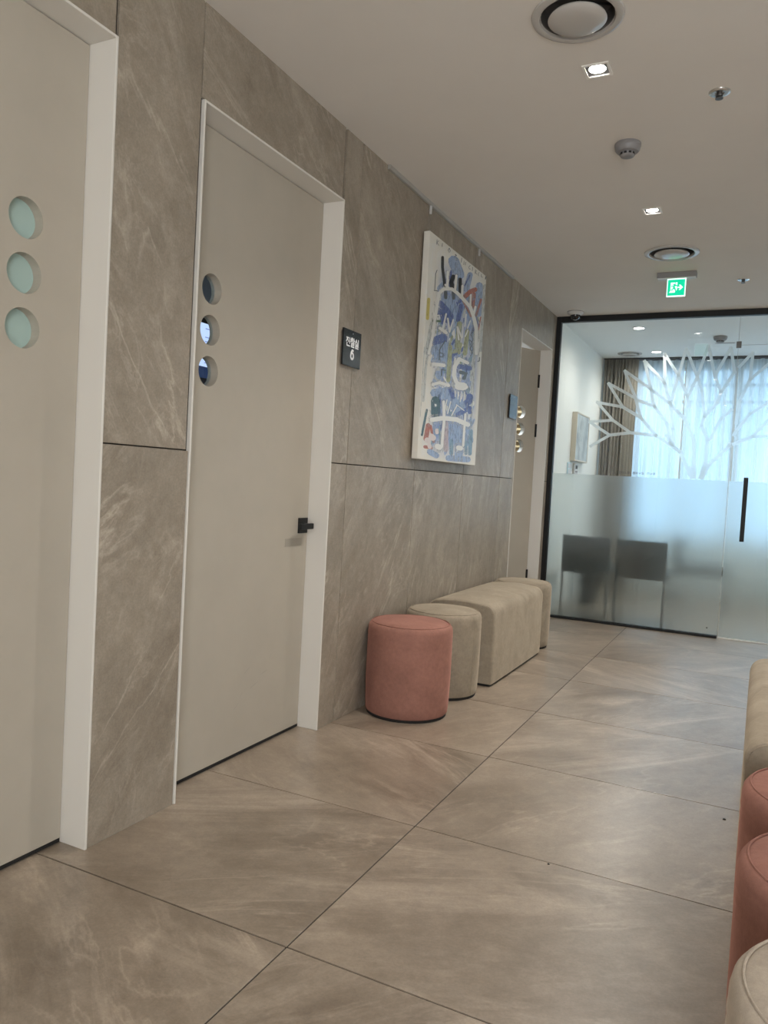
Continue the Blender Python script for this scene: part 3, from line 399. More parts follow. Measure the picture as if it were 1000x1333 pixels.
('D',[[(0.462,1.169),(0.458,1.145),(0.466,1.147),(0.471,1.171)],[(0.462,1.169),(0.464,1.171),(0.467,1.172),(0.47,1.172),(0.471,1.171)],[(0.466,1.147),(0.465,1.145),(0.462,1.144),(0.459,1.144),(0.458,1.145)]]),
('D',[[(0.506,1.143),(0.503,1.164),(0.505,1.167),(0.498,1.142)],[(0.503,1.164),(0.527,1.145),(0.531,1.148),(0.505,1.167)],[(0.527,1.145),(0.539,1.166),(0.531,1.165),(0.531,1.148)],[(0.506,1.143),(0.504,1.142),(0.502,1.141),(0.499,1.141),(0.498,1.142)],[(0.531,1.165),(0.533,1.166),(0.535,1.167),(0.538,1.167),(0.539,1.166)]]),
('D',[[(0.607,1.168),(0.585,1.153),(0.592,1.154),(0.613,1.167)],[(0.585,1.153),(0.592,1.143),(0.598,1.146),(0.592,1.154)],[(0.592,1.143),(0.613,1.145),(0.615,1.149),(0.598,1.146)],[(0.607,1.168),(0.61,1.169),(0.613,1.169),(0.614,1.169),(0.613,1.167)],[(0.615,1.149),(0.617,1.148),(0.617,1.147),(0.616,1.146),(0.613,1.145)]]),
('D',[[(0.648,1.168),(0.645,1.146),(0.653,1.148),(0.656,1.17)],[(0.648,1.168),(0.649,1.169),(0.652,1.17),(0.655,1.171),(0.656,1.17)],[(0.653,1.148),(0.652,1.146),(0.649,1.145),(0.647,1.145),(0.645,1.146)]]),
('D',[[(0.703,1.144),(0.705,1.168),(0.698,1.167),(0.695,1.143)],[(0.705,1.168),(0.718,1.164),(0.726,1.166),(0.698,1.167)],[(0.718,1.164),(0.7,1.154),(0.708,1.156),(0.726,1.166)],[(0.7,1.154),(0.722,1.145),(0.729,1.148),(0.708,1.156)],[(0.703,1.144),(0.702,1.143),(0.699,1.142),(0.696,1.142),(0.695,1.143)],[(0.729,1.148),(0.729,1.147),(0.727,1.146),(0.724,1.145),(0.722,1.145)]]),
('D',[[(0.767,1.169),(0.746,1.155),(0.754,1.157),(0.773,1.169)],[(0.746,1.155),(0.758,1.145),(0.766,1.148),(0.754,1.157)],[(0.767,1.169),(0.769,1.17),(0.772,1.171),(0.774,1.17),(0.773,1.169)],[(0.766,1.148),(0.766,1.147),(0.764,1.146),(0.76,1.145),(0.758,1.145)]]),
('D',[[(0.809,1.168),(0.805,1.153),(0.813,1.156),(0.817,1.17)],[(0.805,1.153),(0.831,1.154),(0.835,1.158),(0.813,1.156)],[(0.809,1.168),(0.81,1.17),(0.813,1.171),(0.816,1.171),(0.817,1.17)],[(0.835,1.158),(0.837,1.157),(0.836,1.156),(0.834,1.155),(0.831,1.154)]]),
('D',[[(0.887,1.178),(0.88,1.157),(0.897,1.161),(0.904,1.178)],[(0.887,1.178),(0.89,1.178),(0.896,1.178),(0.902,1.178),(0.904,1.178)],[(0.897,1.161),(0.894,1.158),(0.888,1.156),(0.882,1.156),(0.88,1.157)]]),
('D',[[(0.279,0.666),(0.208,0.605),(0.224,0.606),(0.294,0.666)],[(0.208,0.605),(0.209,0.548),(0.226,0.551),(0.224,0.606)],[(0.279,0.666),(0.284,0.669),(0.29,0.67),(0.294,0.668),(0.294,0.666)],[(0.226,0.551),(0.224,0.548),(0.218,0.547),(0.212,0.547),(0.209,0.548)]]),
('D',[[(0.217,0.587),(0.267,0.591),(0.278,0.596),(0.22,0.593)],[(0.267,0.591),(0.266,0.576),(0.276,0.573),(0.278,0.596)],[(0.266,0.576),(0.229,0.573),(0.228,0.567),(0.276,0.573)],[(0.217,0.587),(0.213,0.587),(0.212,0.589),(0.215,0.591),(0.22,0.593)],[(0.228,0.567),(0.223,0.568),(0.222,0.569),(0.224,0.572),(0.229,0.573)]]),
('D',[[(0.253,0.505),(0.255,0.473),(0.275,0.475),(0.273,0.507)],[(0.253,0.505),(0.256,0.508),(0.263,0.51),(0.27,0.51),(0.273,0.507)],[(0.275,0.475),(0.273,0.472),(0.266,0.47),(0.258,0.47),(0.255,0.473)]]),
('D',[[(0.267,0.501),(0.318,0.506),(0.319,0.512),(0.269,0.507)],[(0.267,0.501),(0.261,0.501),(0.259,0.503),(0.262,0.506),(0.269,0.507)],[(0.319,0.512),(0.325,0.512),(0.327,0.51),(0.324,0.507),(0.318,0.506)]]),
('D',[[(0.674,0.742),(0.727,0.73),(0.741,0.732),(0.685,0.747)],[(0.727,0.73),(0.682,0.692),(0.695,0.695),(0.741,0.732)],[(0.682,0.692),(0.733,0.678),(0.747,0.68),(0.695,0.695)],[(0.733,0.678),(0.699,0.653),(0.71,0.652),(0.747,0.68)],[(0.674,0.742),(0.673,0.744),(0.675,0.746),(0.68,0.747),(0.685,0.747)],[(0.71,0.652),(0.706,0.65),(0.701,0.65),(0.698,0.651),(0.699,0.653)]]),
('D',[[(0.55,0.521),(0.62,0.528),(0.675,0.548),(0.563,0.545)],[(0.62,0.528),(0.588,0.508),(0.649,0.507),(0.675,0.548)],[(0.55,0.521),(0.53,0.524),(0.525,0.532),(0.539,0.541),(0.563,0.545)],[(0.649,0.507),(0.632,0.499),(0.607,0.496),(0.589,0.499),(0.588,0.508)]]),
('D',[[(0.859,0.669),(0.858,0.649),(0.875,0.649),(0.877,0.672)],[(0.858,0.649),(0.838,0.646),(0.842,0.64),(0.875,0.649)],[(0.859,0.669),(0.862,0.672),(0.868,0.674),(0.875,0.674),(0.877,0.672)],[(0.842,0.64),(0.836,0.64),(0.831,0.641),(0.832,0.643),(0.838,0.646)]]),
('W',[[(0.147,0.756),(0.167,0.839),(0.122,0.832),(0.102,0.75)],[(0.167,0.839),(0.185,0.901),(0.142,0.898),(0.122,0.832)],[(0.185,0.901),(0.237,0.931),(0.22,0.944),(0.142,0.898)],[(0.237,0.931),(0.337,0.955),(0.348,0.975),(0.22,0.944)],[(0.337,0.955),(0.414,0.952),(0.446,0.974),(0.348,0.975)],[(0.414,0.952),(0.504,0.942),(0.541,0.964),(0.446,0.974)],[(0.504,0.942),(0.628,0.924),(0.675,0.944),(0.541,0.964)],[(0.628,0.924),(0.698,0.876),(0.753,0.893),(0.675,0.944)],[(0.698,0.876),(0.75,0.817),(0.808,0.83),(0.753,0.893)],[(0.75,0.817),(0.774,0.681),(0.834,0.691),(0.808,0.83)],[(0.147,0.756),(0.139,0.749),(0.122,0.744),(0.107,0.744),(0.102,0.75)],[(0.834,0.691),(0.826,0.682),(0.805,0.676),(0.784,0.675),(0.774,0.681)]]),
('W',[[(0.107,0.75),(0.09,0.655),(0.124,0.659),(0.142,0.756)],[(0.09,0.655),(0.054,0.56),(0.087,0.562),(0.124,0.659)],[(0.107,0.75),(0.113,0.756),(0.126,0.76),(0.137,0.76),(0.142,0.756)],[(0.087,0.562),(0.08,0.557),(0.068,0.554),(0.057,0.555),(0.054,0.56)]]),
('W',[[(0.251,1.036),(0.258,0.952),(0.29,0.96),(0.283,1.044)],[(0.251,1.036),(0.256,1.041),(0.267,1.045),(0.278,1.047),(0.283,1.044)],[(0.29,0.96),(0.285,0.954),(0.274,0.95),(0.263,0.949),(0.258,0.952)]]),
('W',[[(0.383,1.05),(0.375,0.966),(0.409,0.973),(0.417,1.058)],[(0.383,1.05),(0.389,1.056),(0.401,1.06),(0.412,1.061),(0.417,1.058)],[(0.409,0.973),(0.404,0.967),(0.392,0.963),(0.38,0.962),(0.375,0.966)]]),
('W',[[(0.485,1.018),(0.488,0.956),(0.523,0.964),(0.52,1.027)],[(0.485,1.018),(0.49,1.024),(0.502,1.029),(0.515,1.03),(0.52,1.027)],[(0.523,0.964),(0.518,0.958),(0.506,0.954),(0.493,0.953),(0.488,0.956)]]),
('W',[[(0.632,1.001),(0.636,0.931),(0.666,0.937),(0.662,1.007)],[(0.632,1.001),(0.636,1.005),(0.647,1.009),(0.658,1.01),(0.662,1.007)],[(0.666,0.937),(0.662,0.933),(0.652,0.929),(0.641,0.928),(0.636,0.931)]]),
('W',[[(0.719,0.951),(0.696,0.896),(0.734,0.902),(0.757,0.957)],[(0.719,0.951),(0.727,0.957),(0.741,0.961),(0.754,0.961),(0.757,0.957)],[(0.734,0.902),(0.726,0.896),(0.712,0.892),(0.699,0.892),(0.696,0.896)]]),
('W',[[(0.234,0.957),(0.305,0.949),(0.326,0.963),(0.255,0.971)],[(0.234,0.957),(0.229,0.96),(0.233,0.965),(0.244,0.969),(0.255,0.971)],[(0.326,0.963),(0.332,0.96),(0.328,0.955),(0.316,0.95),(0.305,0.949)]]),
('W',[[(0.077,0.806),(0.114,0.745),(0.129,0.749),(0.091,0.81)],[(0.077,0.806),(0.078,0.808),(0.083,0.81),(0.088,0.811),(0.091,0.81)],[(0.129,0.749),(0.128,0.747),(0.123,0.745),(0.117,0.744),(0.114,0.745)]]),
('W',[[(0.124,0.765),(0.183,0.783),(0.179,0.788),(0.12,0.769)],[(0.124,0.765),(0.119,0.764),(0.116,0.765),(0.116,0.767),(0.12,0.769)],[(0.179,0.788),(0.184,0.789),(0.188,0.788),(0.187,0.786),(0.183,0.783)]]),
('W',[[(0.174,0.784),(0.187,0.77),(0.201,0.775),(0.188,0.788)],[(0.174,0.784),(0.175,0.786),(0.179,0.788),(0.184,0.789),(0.188,0.788)],[(0.201,0.775),(0.2,0.772),(0.196,0.77),(0.19,0.769),(0.187,0.77)]]),
('W',[[(0.268,0.812),(0.23,0.721),(0.254,0.724),(0.292,0.815)],[(0.268,0.812),(0.273,0.816),(0.282,0.818),(0.29,0.818),(0.292,0.815)],[(0.254,0.724),(0.249,0.72),(0.24,0.718),(0.232,0.718),(0.23,0.721)]]),
('W',[[(0.191,0.711),(0.287,0.704),(0.31,0.722),(0.213,0.728)],[(0.191,0.711),(0.182,0.714),(0.184,0.721),(0.197,0.726),(0.213,0.728)],[(0.31,0.722),(0.32,0.719),(0.317,0.712),(0.303,0.706),(0.287,0.704)]]),
('W',[[(0.295,0.791),(0.333,0.724),(0.358,0.731),(0.321,0.797)],[(0.295,0.791),(0.297,0.795),(0.305,0.798),(0.315,0.799),(0.321,0.797)],[(0.358,0.731),(0.356,0.727),(0.348,0.723),(0.338,0.722),(0.333,0.724)]]),
('W',[[(0.358,0.729),(0.403,0.805),(0.378,0.802),(0.333,0.726)],[(0.358,0.729),(0.352,0.725),(0.342,0.722),(0.334,0.723),(0.333,0.726)],[(0.378,0.802),(0.384,0.807),(0.394,0.809),(0.402,0.808),(0.403,0.805)]]),
('W',[[(0.446,0.775),(0.482,0.709),(0.507,0.714),(0.47,0.781)],[(0.446,0.775),(0.448,0.779),(0.456,0.782),(0.465,0.783),(0.47,0.781)],[(0.507,0.714),(0.505,0.711),(0.497,0.708),(0.488,0.707),(0.482,0.709)]]),
('W',[[(0.452,0.773),(0.524,0.729),(0.549,0.737),(0.476,0.781)],[(0.452,0.773),(0.452,0.776),(0.459,0.78),(0.469,0.782),(0.476,0.781)],[(0.549,0.737),(0.549,0.733),(0.542,0.729),(0.532,0.727),(0.524,0.729)]]),
('W',[[(0.579,0.876),(0.568,0.804),(0.589,0.807),(0.6,0.879)],[(0.579,0.876),(0.582,0.879),(0.59,0.881),(0.598,0.882),(0.6,0.879)],[(0.589,0.807),(0.586,0.804),(0.578,0.801),(0.571,0.801),(0.568,0.804)]]),
('W',[[(0.656,0.855),(0.617,0.803),(0.635,0.805),(0.674,0.856)],[(0.656,0.855),(0.661,0.858),(0.668,0.859),(0.674,0.859),(0.674,0.856)],[(0.635,0.805),(0.63,0.802),(0.623,0.8),(0.618,0.801),(0.617,0.803)]]),
('W',[[(0.605,0.75),(0.644,0.795),(0.627,0.795),(0.587,0.749)],[(0.605,0.75),(0.6,0.747),(0.593,0.746),(0.588,0.747),(0.587,0.749)],[(0.627,0.795),(0.632,0.797),(0.639,0.799),(0.644,0.798),(0.644,0.795)]]),
('W',[[(0.137,0.506),(0.291,0.522),(0.295,0.542),(0.141,0.525)],[(0.137,0.506),(0.121,0.508),(0.115,0.513),(0.123,0.521),(0.141,0.525)],[(0.295,0.542),(0.312,0.541),(0.318,0.535),(0.309,0.527),(0.291,0.522)]]),
('W',[[(0.491,0.606),(0.426,0.551),(0.488,0.553),(0.549,0.603)],[(0.426,0.551),(0.418,0.495),(0.481,0.506),(0.488,0.553)],[(0.418,0.495),(0.469,0.458),(0.52,0.478),(0.481,0.506)],[(0.469,0.458),(0.582,0.437),(0.609,0.462),(0.52,0.478)],[(0.582,0.437),(0.667,0.45),(0.654,0.472),(0.609,0.462)],[(0.491,0.606),(0.51,0.614),(0.535,0.617),(0.551,0.612),(0.549,0.603)],[(0.654,0.472),(0.68,0.473),(0.695,0.467),(0.689,0.457),(0.667,0.45)]]),
('W',[[(0.526,0.594),(0.651,0.594),(0.671,0.615),(0.546,0.615)],[(0.526,0.594),(0.512,0.597),(0.511,0.604),(0.526,0.612),(0.546,0.615)],[(0.671,0.615),(0.687,0.612),(0.687,0.604),(0.672,0.597),(0.651,0.594)]]),
('W',[[(0.528,0.427),(0.617,0.435),(0.621,0.482),(0.532,0.473)],[(0.528,0.427),(0.484,0.429),(0.467,0.443),(0.487,0.461),(0.532,0.473)],[(0.621,0.482),(0.667,0.48),(0.685,0.465),(0.664,0.447),(0.617,0.435)]]),
('W',[[(0.48,0.415),(0.483,0.381),(0.497,0.383),(0.494,0.417)],[(0.48,0.415),(0.482,0.417),(0.487,0.418),(0.492,0.418),(0.494,0.417)],[(0.497,0.383),(0.495,0.381),(0.49,0.38),(0.485,0.38),(0.483,0.381)]]),
('W',[[(0.528,0.415),(0.527,0.373),(0.542,0.374),(0.542,0.417)],[(0.528,0.415),(0.53,0.417),(0.535,0.419),(0.54,0.419),(0.542,0.417)],[(0.542,0.374),(0.539,0.372),(0.534,0.371),(0.529,0.371),(0.527,0.373)]]),
('W',[[(0.576,0.422),(0.569,0.363),(0.584,0.364),(0.591,0.423)],[(0.576,0.422),(0.578,0.424),(0.584,0.425),(0.589,0.425),(0.591,0.423)],[(0.584,0.364),(0.582,0.362),(0.576,0.361),(0.571,0.362),(0.569,0.363)]]),
('W',[[(0.633,0.429),(0.625,0.376),(0.64,0.377),(0.648,0.43)],[(0.633,0.429),(0.636,0.431),(0.641,0.432),(0.646,0.432),(0.648,0.43)],[(0.64,0.377),(0.638,0.375),(0.632,0.373),(0.627,0.374),(0.625,0.376)]]),
('W',[[(0.155,0.4),(0.243,0.422),(0.243,0.439),(0.141,0.414)],[(0.243,0.422),(0.37,0.423),(0.382,0.441),(0.243,0.439)],[(0.155,0.4),(0.139,0.398),(0.128,0.402),(0.129,0.408),(0.141,0.414)],[(0.382,0.441),(0.397,0.439),(0.399,0.432),(0.388,0.426),(0.37,0.423)]]),
('W',[[(0.188,0.302),(0.194,0.297),(0.216,0.303),(0.21,0.308)],[(0.188,0.302),(0.187,0.305),(0.193,0.308),(0.203,0.309),(0.21,0.308)],[(0.216,0.303),(0.217,0.299),(0.21,0.296),(0.201,0.295),(0.194,0.297)]]),
('W',[[(0.359,0.351),(0.331,0.292),(0.345,0.293),(0.374,0.351)],[(0.359,0.351),(0.362,0.353),(0.368,0.354),(0.372,0.353),(0.374,0.351)],[(0.345,0.293),(0.342,0.291),(0.337,0.29),(0.332,0.291),(0.331,0.292)]]),
('W',[[(0.415,0.346),(0.377,0.275),(0.395,0.275),(0.432,0.346)],[(0.415,0.346),(0.418,0.349),(0.425,0.35),(0.431,0.349),(0.432,0.346)],[(0.395,0.275),(0.391,0.273),(0.384,0.272),(0.378,0.273),(0.377,0.275)]]),
('W',[[(0.516,0.336),(0.443,0.272),(0.46,0.27),(0.533,0.334)],[(0.516,0.336),(0.521,0.338),(0.529,0.339),(0.534,0.337),(0.533,0.334)],[(0.46,0.27),(0.454,0.268),(0.447,0.267),(0.443,0.269),(0.443,0.272)]]),
('W',[[(0.655,0.322),(0.519,0.342),(0.512,0.338),(0.647,0.317)],[(0.655,0.322),(0.657,0.321),(0.656,0.319),(0.652,0.318),(0.647,0.317)],[(0.512,0.338),(0.51,0.339),(0.511,0.341),(0.515,0.342),(0.519,0.342)]]),
('W',[[(0.169,0.207),(0.333,0.231),(0.328,0.256),(0.157,0.23)],[(0.333,0.231),(0.523,0.241),(0.537,0.268),(0.328,0.256)],[(0.523,0.241),(0.719,0.228),(0.747,0.256),(0.537,0.268)],[(0.169,0.207),(0.145,0.207),(0.132,0.214),(0.137,0.223),(0.157,0.23)],[(0.747,0.256),(0.77,0.25),(0.771,0.24),(0.75,0.231),(0.719,0.228)]]),
('W',[[(0.297,0.332),(0.319,0.236),(0.359,0.239),(0.336,0.337)],[(0.319,0.236),(0.307,0.082),(0.347,0.083),(0.359,0.239)],[(0.297,0.332),(0.302,0.337),(0.315,0.341),(0.329,0.341),(0.336,0.337)],[(0.347,0.083),(0.34,0.078),(0.326,0.075),(0.312,0.077),(0.307,0.082)]]),
('W',[[(0.249,0.066),(0.285,0.063),(0.311,0.093),(0.274,0.096)],[(0.249,0.066),(0.226,0.073),(0.224,0.085),(0.243,0.094),(0.274,0.096)],[(0.311,0.093),(0.334,0.087),(0.337,0.075),(0.316,0.065),(0.285,0.063)]]),
('W',[[(0.656,0.297),(0.651,0.109),(0.689,0.111),(0.694,0.3)],[(0.656,0.297),(0.662,0.302),(0.675,0.305),(0.688,0.304),(0.694,0.3)],[(0.689,0.111),(0.683,0.106),(0.67,0.103),(0.657,0.105),(0.651,0.109)]]),
('W',[[(0.584,0.079),(0.625,0.078),(0.636,0.107),(0.595,0.108)],[(0.584,0.079),(0.557,0.083),(0.55,0.094),(0.565,0.104),(0.595,0.108)],[(0.636,0.107),(0.664,0.103),(0.672,0.092),(0.656,0.082),(0.625,0.078)]]),
('F',[[(0.143,0.115),(0.168,0.108),(0.221,0.137),(0.196,0.143)],[(0.143,0.115),(0.128,0.125),(0.136,0.137),(0.164,0.145),(0.196,0.143)],[(0.221,0.137),(0.237,0.127),(0.228,0.114),(0.199,0.106),(0.168,0.108)]]),
('F',[[(0.088,0.094),(0.102,0.09),(0.15,0.114),(0.136,0.118)],[(0.088,0.094),(0.076,0.104),(0.085,0.114),(0.109,0.12),(0.136,0.118)],[(0.15,0.114),(0.162,0.104),(0.153,0.094),(0.128,0.088),(0.102,0.09)]]),
('F',[[(0.119,0.078),(0.129,0.065),(0.181,0.073),(0.171,0.086)],[(0.119,0.078),(0.121,0.086),(0.137,0.092),(0.158,0.092),(0.171,0.086)],[(0.181,0.073),(0.179,0.065),(0.163,0.06),(0.142,0.06),(0.129,0.065)]]),
('F',[[(0.216,0.166),(0.222,0.153),(0.272,0.159),(0.266,0.172)],[(0.216,0.166),(0.22,0.173),(0.236,0.178),(0.255,0.178),(0.266,0.172)],[(0.272,0.159),(0.268,0.152),(0.251,0.147),(0.232,0.147),(0.222,0.153)]]),
]
TREE = [(0.346,1.488,0.501,1.587,0.018),(0.327,1.694,0.501,1.587,0.018),(0.327,1.696,0.518,1.712,0.018),(0.376,1.865,0.518,1.712,0.018),(0.376,1.861,0.591,1.823,0.018),(0.501,1.587,0.667,1.611,0.02),(0.667,1.611,0.873,1.591,0.02),(0.518,1.712,0.667,1.611,0.018),(0.46,2.021,0.591,1.823,0.018),(0.591,1.823,0.737,1.739,0.02),(0.737,1.739,0.873,1.591,0.02),(0.46,2.021,0.69,1.896,0.018),(0.586,2.124,0.69,1.896,0.018),(0.69,1.896,0.717,1.799,0.019),(0.717,1.799,0.75,1.722,0.019),(0.586,2.124,0.807,1.969,0.018),(0.739,2.202,0.807,1.969,0.018),(0.807,1.969,0.825,1.884,0.019),(0.825,1.884,0.85,1.817,0.019),(0.695,1.884,0.841,1.829,0.019),(0.841,1.829,0.946,1.696,0.019),(0.946,1.696,0.998,1.516,0.019),(0.739,2.202,0.909,2.019,0.018),(0.893,2.258,0.909,2.011,0.018),(0.909,2.011,0.964,1.851,0.018),(0.893,2.258,1.009,2.081,0.018),(0.799,1.973,0.951,1.86,0.019),(0.951,1.86,1.061,1.744,0.019),(0.873,1.591,1.065,1.46,0.021),(0.962,1.868,0.997,1.651,0.019),(0.997,1.651,1.014,1.517,0.019),(1.055,2.295,1.011,2.081,0.018),(1.055,2.295,1.152,2.067,0.018),(1.011,2.081,1.084,1.923,0.019),(1.084,1.923,1.116,1.818,0.019),(1.011,2.081,0.97,1.887,0.018),(1.22,2.317,1.152,2.067,0.018),(1.152,2.067,1.093,1.905,0.018),(1.22,2.317,1.28,2.078,0.018),(1.28,2.078,1.333,1.949,0.018),(1.152,2.067,1.196,1.958,0.018),(1.196,1.958,1.226,1.749,0.018),(1.384,2.295,1.283,2.078,0.018),(1.384,2.295,1.421,2.103,0.018),(1.421,2.103,1.333,1.94,0.019),(1.542,2.253,1.421,2.103,0.018),(1.542,2.253,1.537,2.046,0.018),(1.666,2.171,1.537,2.046,0.018),(1.537,2.046,1.472,1.872,0.019),(1.472,1.872,1.46,1.701,0.019),(1.333,1.949,1.315,1.863,0.021),(1.315,1.863,1.226,1.749,0.021),(1.207,1.679,1.263,1.568,0.022),(1.226,1.749,1.207,1.679,0.02),(1.443,1.829,1.347,1.734,0.019),(1.347,1.734,1.279,1.568,0.019),(1.464,1.642,1.417,1.525,0.02),(1.686,1.873,1.555,1.779,0.019),(1.555,1.779,1.464,1.642,0.019),(1.583,1.602,1.425,1.525,0.022),(1.425,1.525,1.284,1.368,0.022),(1.284,1.368,1.244,1.244,0.022),(1.583,1.602,1.695,1.739,0.018),(1.583,1.602,1.704,1.609,0.018),(1.263,1.568,1.26,1.376,0.022),(1.26,1.376,1.227,1.252,0.022),(1.022,1.799,1.081,1.73,0.02),(1.081,1.73,1.157,1.574,0.02),(1.157,1.574,1.187,1.25,0.02),(0.977,1.538,1.065,1.465,0.022),(1.065,1.465,1.162,1.249,0.022),(0.947,1.604,0.985,1.538,0.02),(1.16,1.346,1.176,1.232,0.03),(1.253,1.35,1.237,1.235,0.03),(2.046,1.488,1.891,1.587,0.018),(2.065,1.694,1.891,1.587,0.018),(2.065,1.696,1.874,1.712,0.018),(2.016,1.865,1.874,1.712,0.018),(2.016,1.861,1.801,1.823,0.018),(1.891,1.587,1.725,1.611,0.02),(1.874,1.712,1.725,1.611,0.018),(1.932,2.021,1.801,1.823,0.018),(1.932,2.021,1.702,1.896,0.018),(1.806,2.124,1.702,1.896,0.018),(1.702,1.896,1.675,1.799,0.019)]
# ------------------------------------------------------------------ floor
D1A, D1B, D2A, D2B, D3A, D3B = 0.683, 1.601, 1.967, 2.885, 5.598, 6.511
HT = 2.290; ZJ = 1.171; XL = 0.747; Y0 = 1.513; PIT = 0.7485
fl = obj('floor', bx(-2.3, 3.7, YR - .1, 9.2, -.08, -.003), GROUT)
tag(fl, 'grey brown porcelain tiled floor running down the corridor', 'floor', kind='structure')
cols = [(-0.753, XL), (XL, 2.247), (2.247, 3.7)]
g2 = 0.0022
for k in range(-7, 11):
    for ci, (a, b) in enumerate(cols):
        y0 = max(YR - .1, Y0 + PIT*k); y1 = min(9.15, Y0 + PIT*(k + 1))
        if y1 - y0 < 0.02: continue
        o = obj('floor_tile', bx(a + g2, b - g2, y0 + g2, y1 - g2, -.008, random.uniform(-.0004, .0)), FLOORSTONE, fl, bevel=0.0008)
        o['vein'] = random.choice((0.5, -0.55, 0.8, -0.3, 1.0))

# ------------------------------------------------------------------ left wall: backing and stone slabs
bm = nb()
for a, b in ((YR, D1A), (D1B, D2A), (D2B, D3A), (D3B, YG + .03)): box(bm, -.15, -.010, a, b, 0, H)
for a, b in ((D1A, D1B), (D2A, D2B), (D3A, D3B)): box(bm, -.15, -.010, a, b, HT, H)
wl = obj('wall_left', bm, WGROUT)
tag(wl, 'corridor wall clad in veined grey beige stone slabs', 'wall', kind='structure')
WJ = [3.03 + .75*i for i in range(4)]
slabs = []
def col(a, b, va, vb): slabs.append((a, b, 0, ZJ, va)); slabs.append((a, b, ZJ, H, vb))
ys = [YR, -.8, -.05, D1A]
for a, b in zip(ys, ys[1:]): col(a, b, 1.0, -1.0)
col(D1B, D2A, 0.95, -1.05)
col(D2B, WJ[0], 1.05, -1.1); col(WJ[0], WJ[1], 0.95, -0.95); col(WJ[1], WJ[2], 1.15, -1.25); col(WJ[2], WJ[3], 1.3, -1.3); col(WJ[3], D3A, 1.2, 1.3)
col(D3B, YG + .02, 1.2, 1.2)
slabs += [(D1A, D1B - .006, HT, H, -.9), (D2A - .012, D2B - .012, HT, H, -.6), (D3A - .02, D3B, HT, H, -1.0)]
for a, b, z0, z1, v in slabs:
    if a == D1B and z0 > 0: b = D2A - .012
    o = obj('stone_slab', bx(-.010, random.uniform(-.0004, 0), a + .0026, b - .0026, z0 + .0022 if z0 else 0, z1 - .0022 if z1 < H else H), WALLSTONE, wl, bevel=0.0008)
    o['vein'] = v

# ------------------------------------------------------------------ other walls, ceilings
def hole_sq(cx, cy, s): return rect(cx - s, cx + s, cy - s, cy + s)
SPOTS = [(1.060, 2.774), (1.066, 4.240), (1.063, 5.735), (1.060, 1.300), (1.060, -.170)]
DIFFS = [(1.062, 2.440, .142), (1.087, 5.000, .160)]
loops = [rect(-.02, XR + .02, YR - .02, YG + .02)] + [hole_sq(x, y, .043) for x, y in SPOTS] + [circ((x, y), r*.80) for x, y, r in DIFFS]
cl = obj('ceiling', holed(loops, lambda x, y: (x, y, H), lambda x, y: (x, y, H + .012)), CEIL)
tag(cl, 'plain painted corridor ceiling with recessed fittings', 'ceiling', kind='structure')
o = obj('wall_right', bx(XR, XR + .12, YR, YG + .03, 0, H), WHITEWALL); tag(o, 'plain painted wall on the right of the corridor', 'wall', kind='structure')
o = obj('wall_rear', holed([rect(-.15, XR + .12, 0, H + .02), rect(1.96, 3.12, .15, 2.45)], lambda a, b: (a, YR - .12, b), lambda a, b: (a, YR, b)), WHITEWALL); tag(o, 'painted wall with a tall window behind the viewer', 'wall', kind='structure')
rw = thing('window_2', 'tall frosted window behind the viewer', 'window', (0, YR, 0), kind='structure')
for nm, a in (('frame_sill', (1.96, 3.12, -.12, 0, .15, .19)), ('frame_head', (1.96, 3.12, -.12, 0, 2.41, 2.45)), ('frame_side', (1.96, 1.99, -.12, 0, .19, 2.41)), ('frame_side', (3.09, 3.12, -.12, 0, .19, 2.41))): obj(nm, bx(*a), FRAMEP, rw)
obj('window_pane', bx(1.99, 3.09, -.110, -.104, .19, 2.41), WINGLASS, rw)

# room behind the glass
INL = [(0.594, 7.197), (0.601, 8.428), (2.95, 7.25), (2.95, 8.40)]  # last two are added lamps out of view, brightening the inner room
loops = [rect(-.02, 3.62, YG + .02, 9.15)] + [circ(c, .046, 32) for c in INL] + [circ((.324, 8.485), .10)]
o = obj('ceiling_inner', holed(loops, lambda x, y: (x, y, H), lambda x, y: (x, y, H + .012)), INCEIL); tag(o, 'white ceiling of the room behind the glass', 'ceiling', kind='structure')
o = obj('wall_inner_left', bx(-.12, 0, YG + .031, 9.12, 0, H), WHITEWALL); tag(o, 'white side wall seen through the glass partition', 'wall', kind='structure')
o = obj('wall_inner_right', bx(3.6, 3.72, YG - .02, 9.12, 0, H), WHITEWALL); tag(o, 'white far side wall of the room behind the glass', 'wall', kind='structure')
o = obj('wall_inner_front', bx(XR + .12, 3.6, YG - .02, YG + .03, 0, H), WHITEWALL); tag(o, 'white wall beside the glass partition', 'wall', kind='structure')
wz0, wz1, wx0, wx1 = .62, 2.505, .30, 3.5
wo = obj('wall_outer', holed([rect(-.12, 3.72, 0, H + .02), rect(wx0, wx1, wz0, wz1)], lambda a, b: (a, YB, b), lambda a, b: (a, YB + .15, b)), WHITEWALL)
tag(wo, 'white window wall behind the sheer curtains', 'wall', kind='structure')

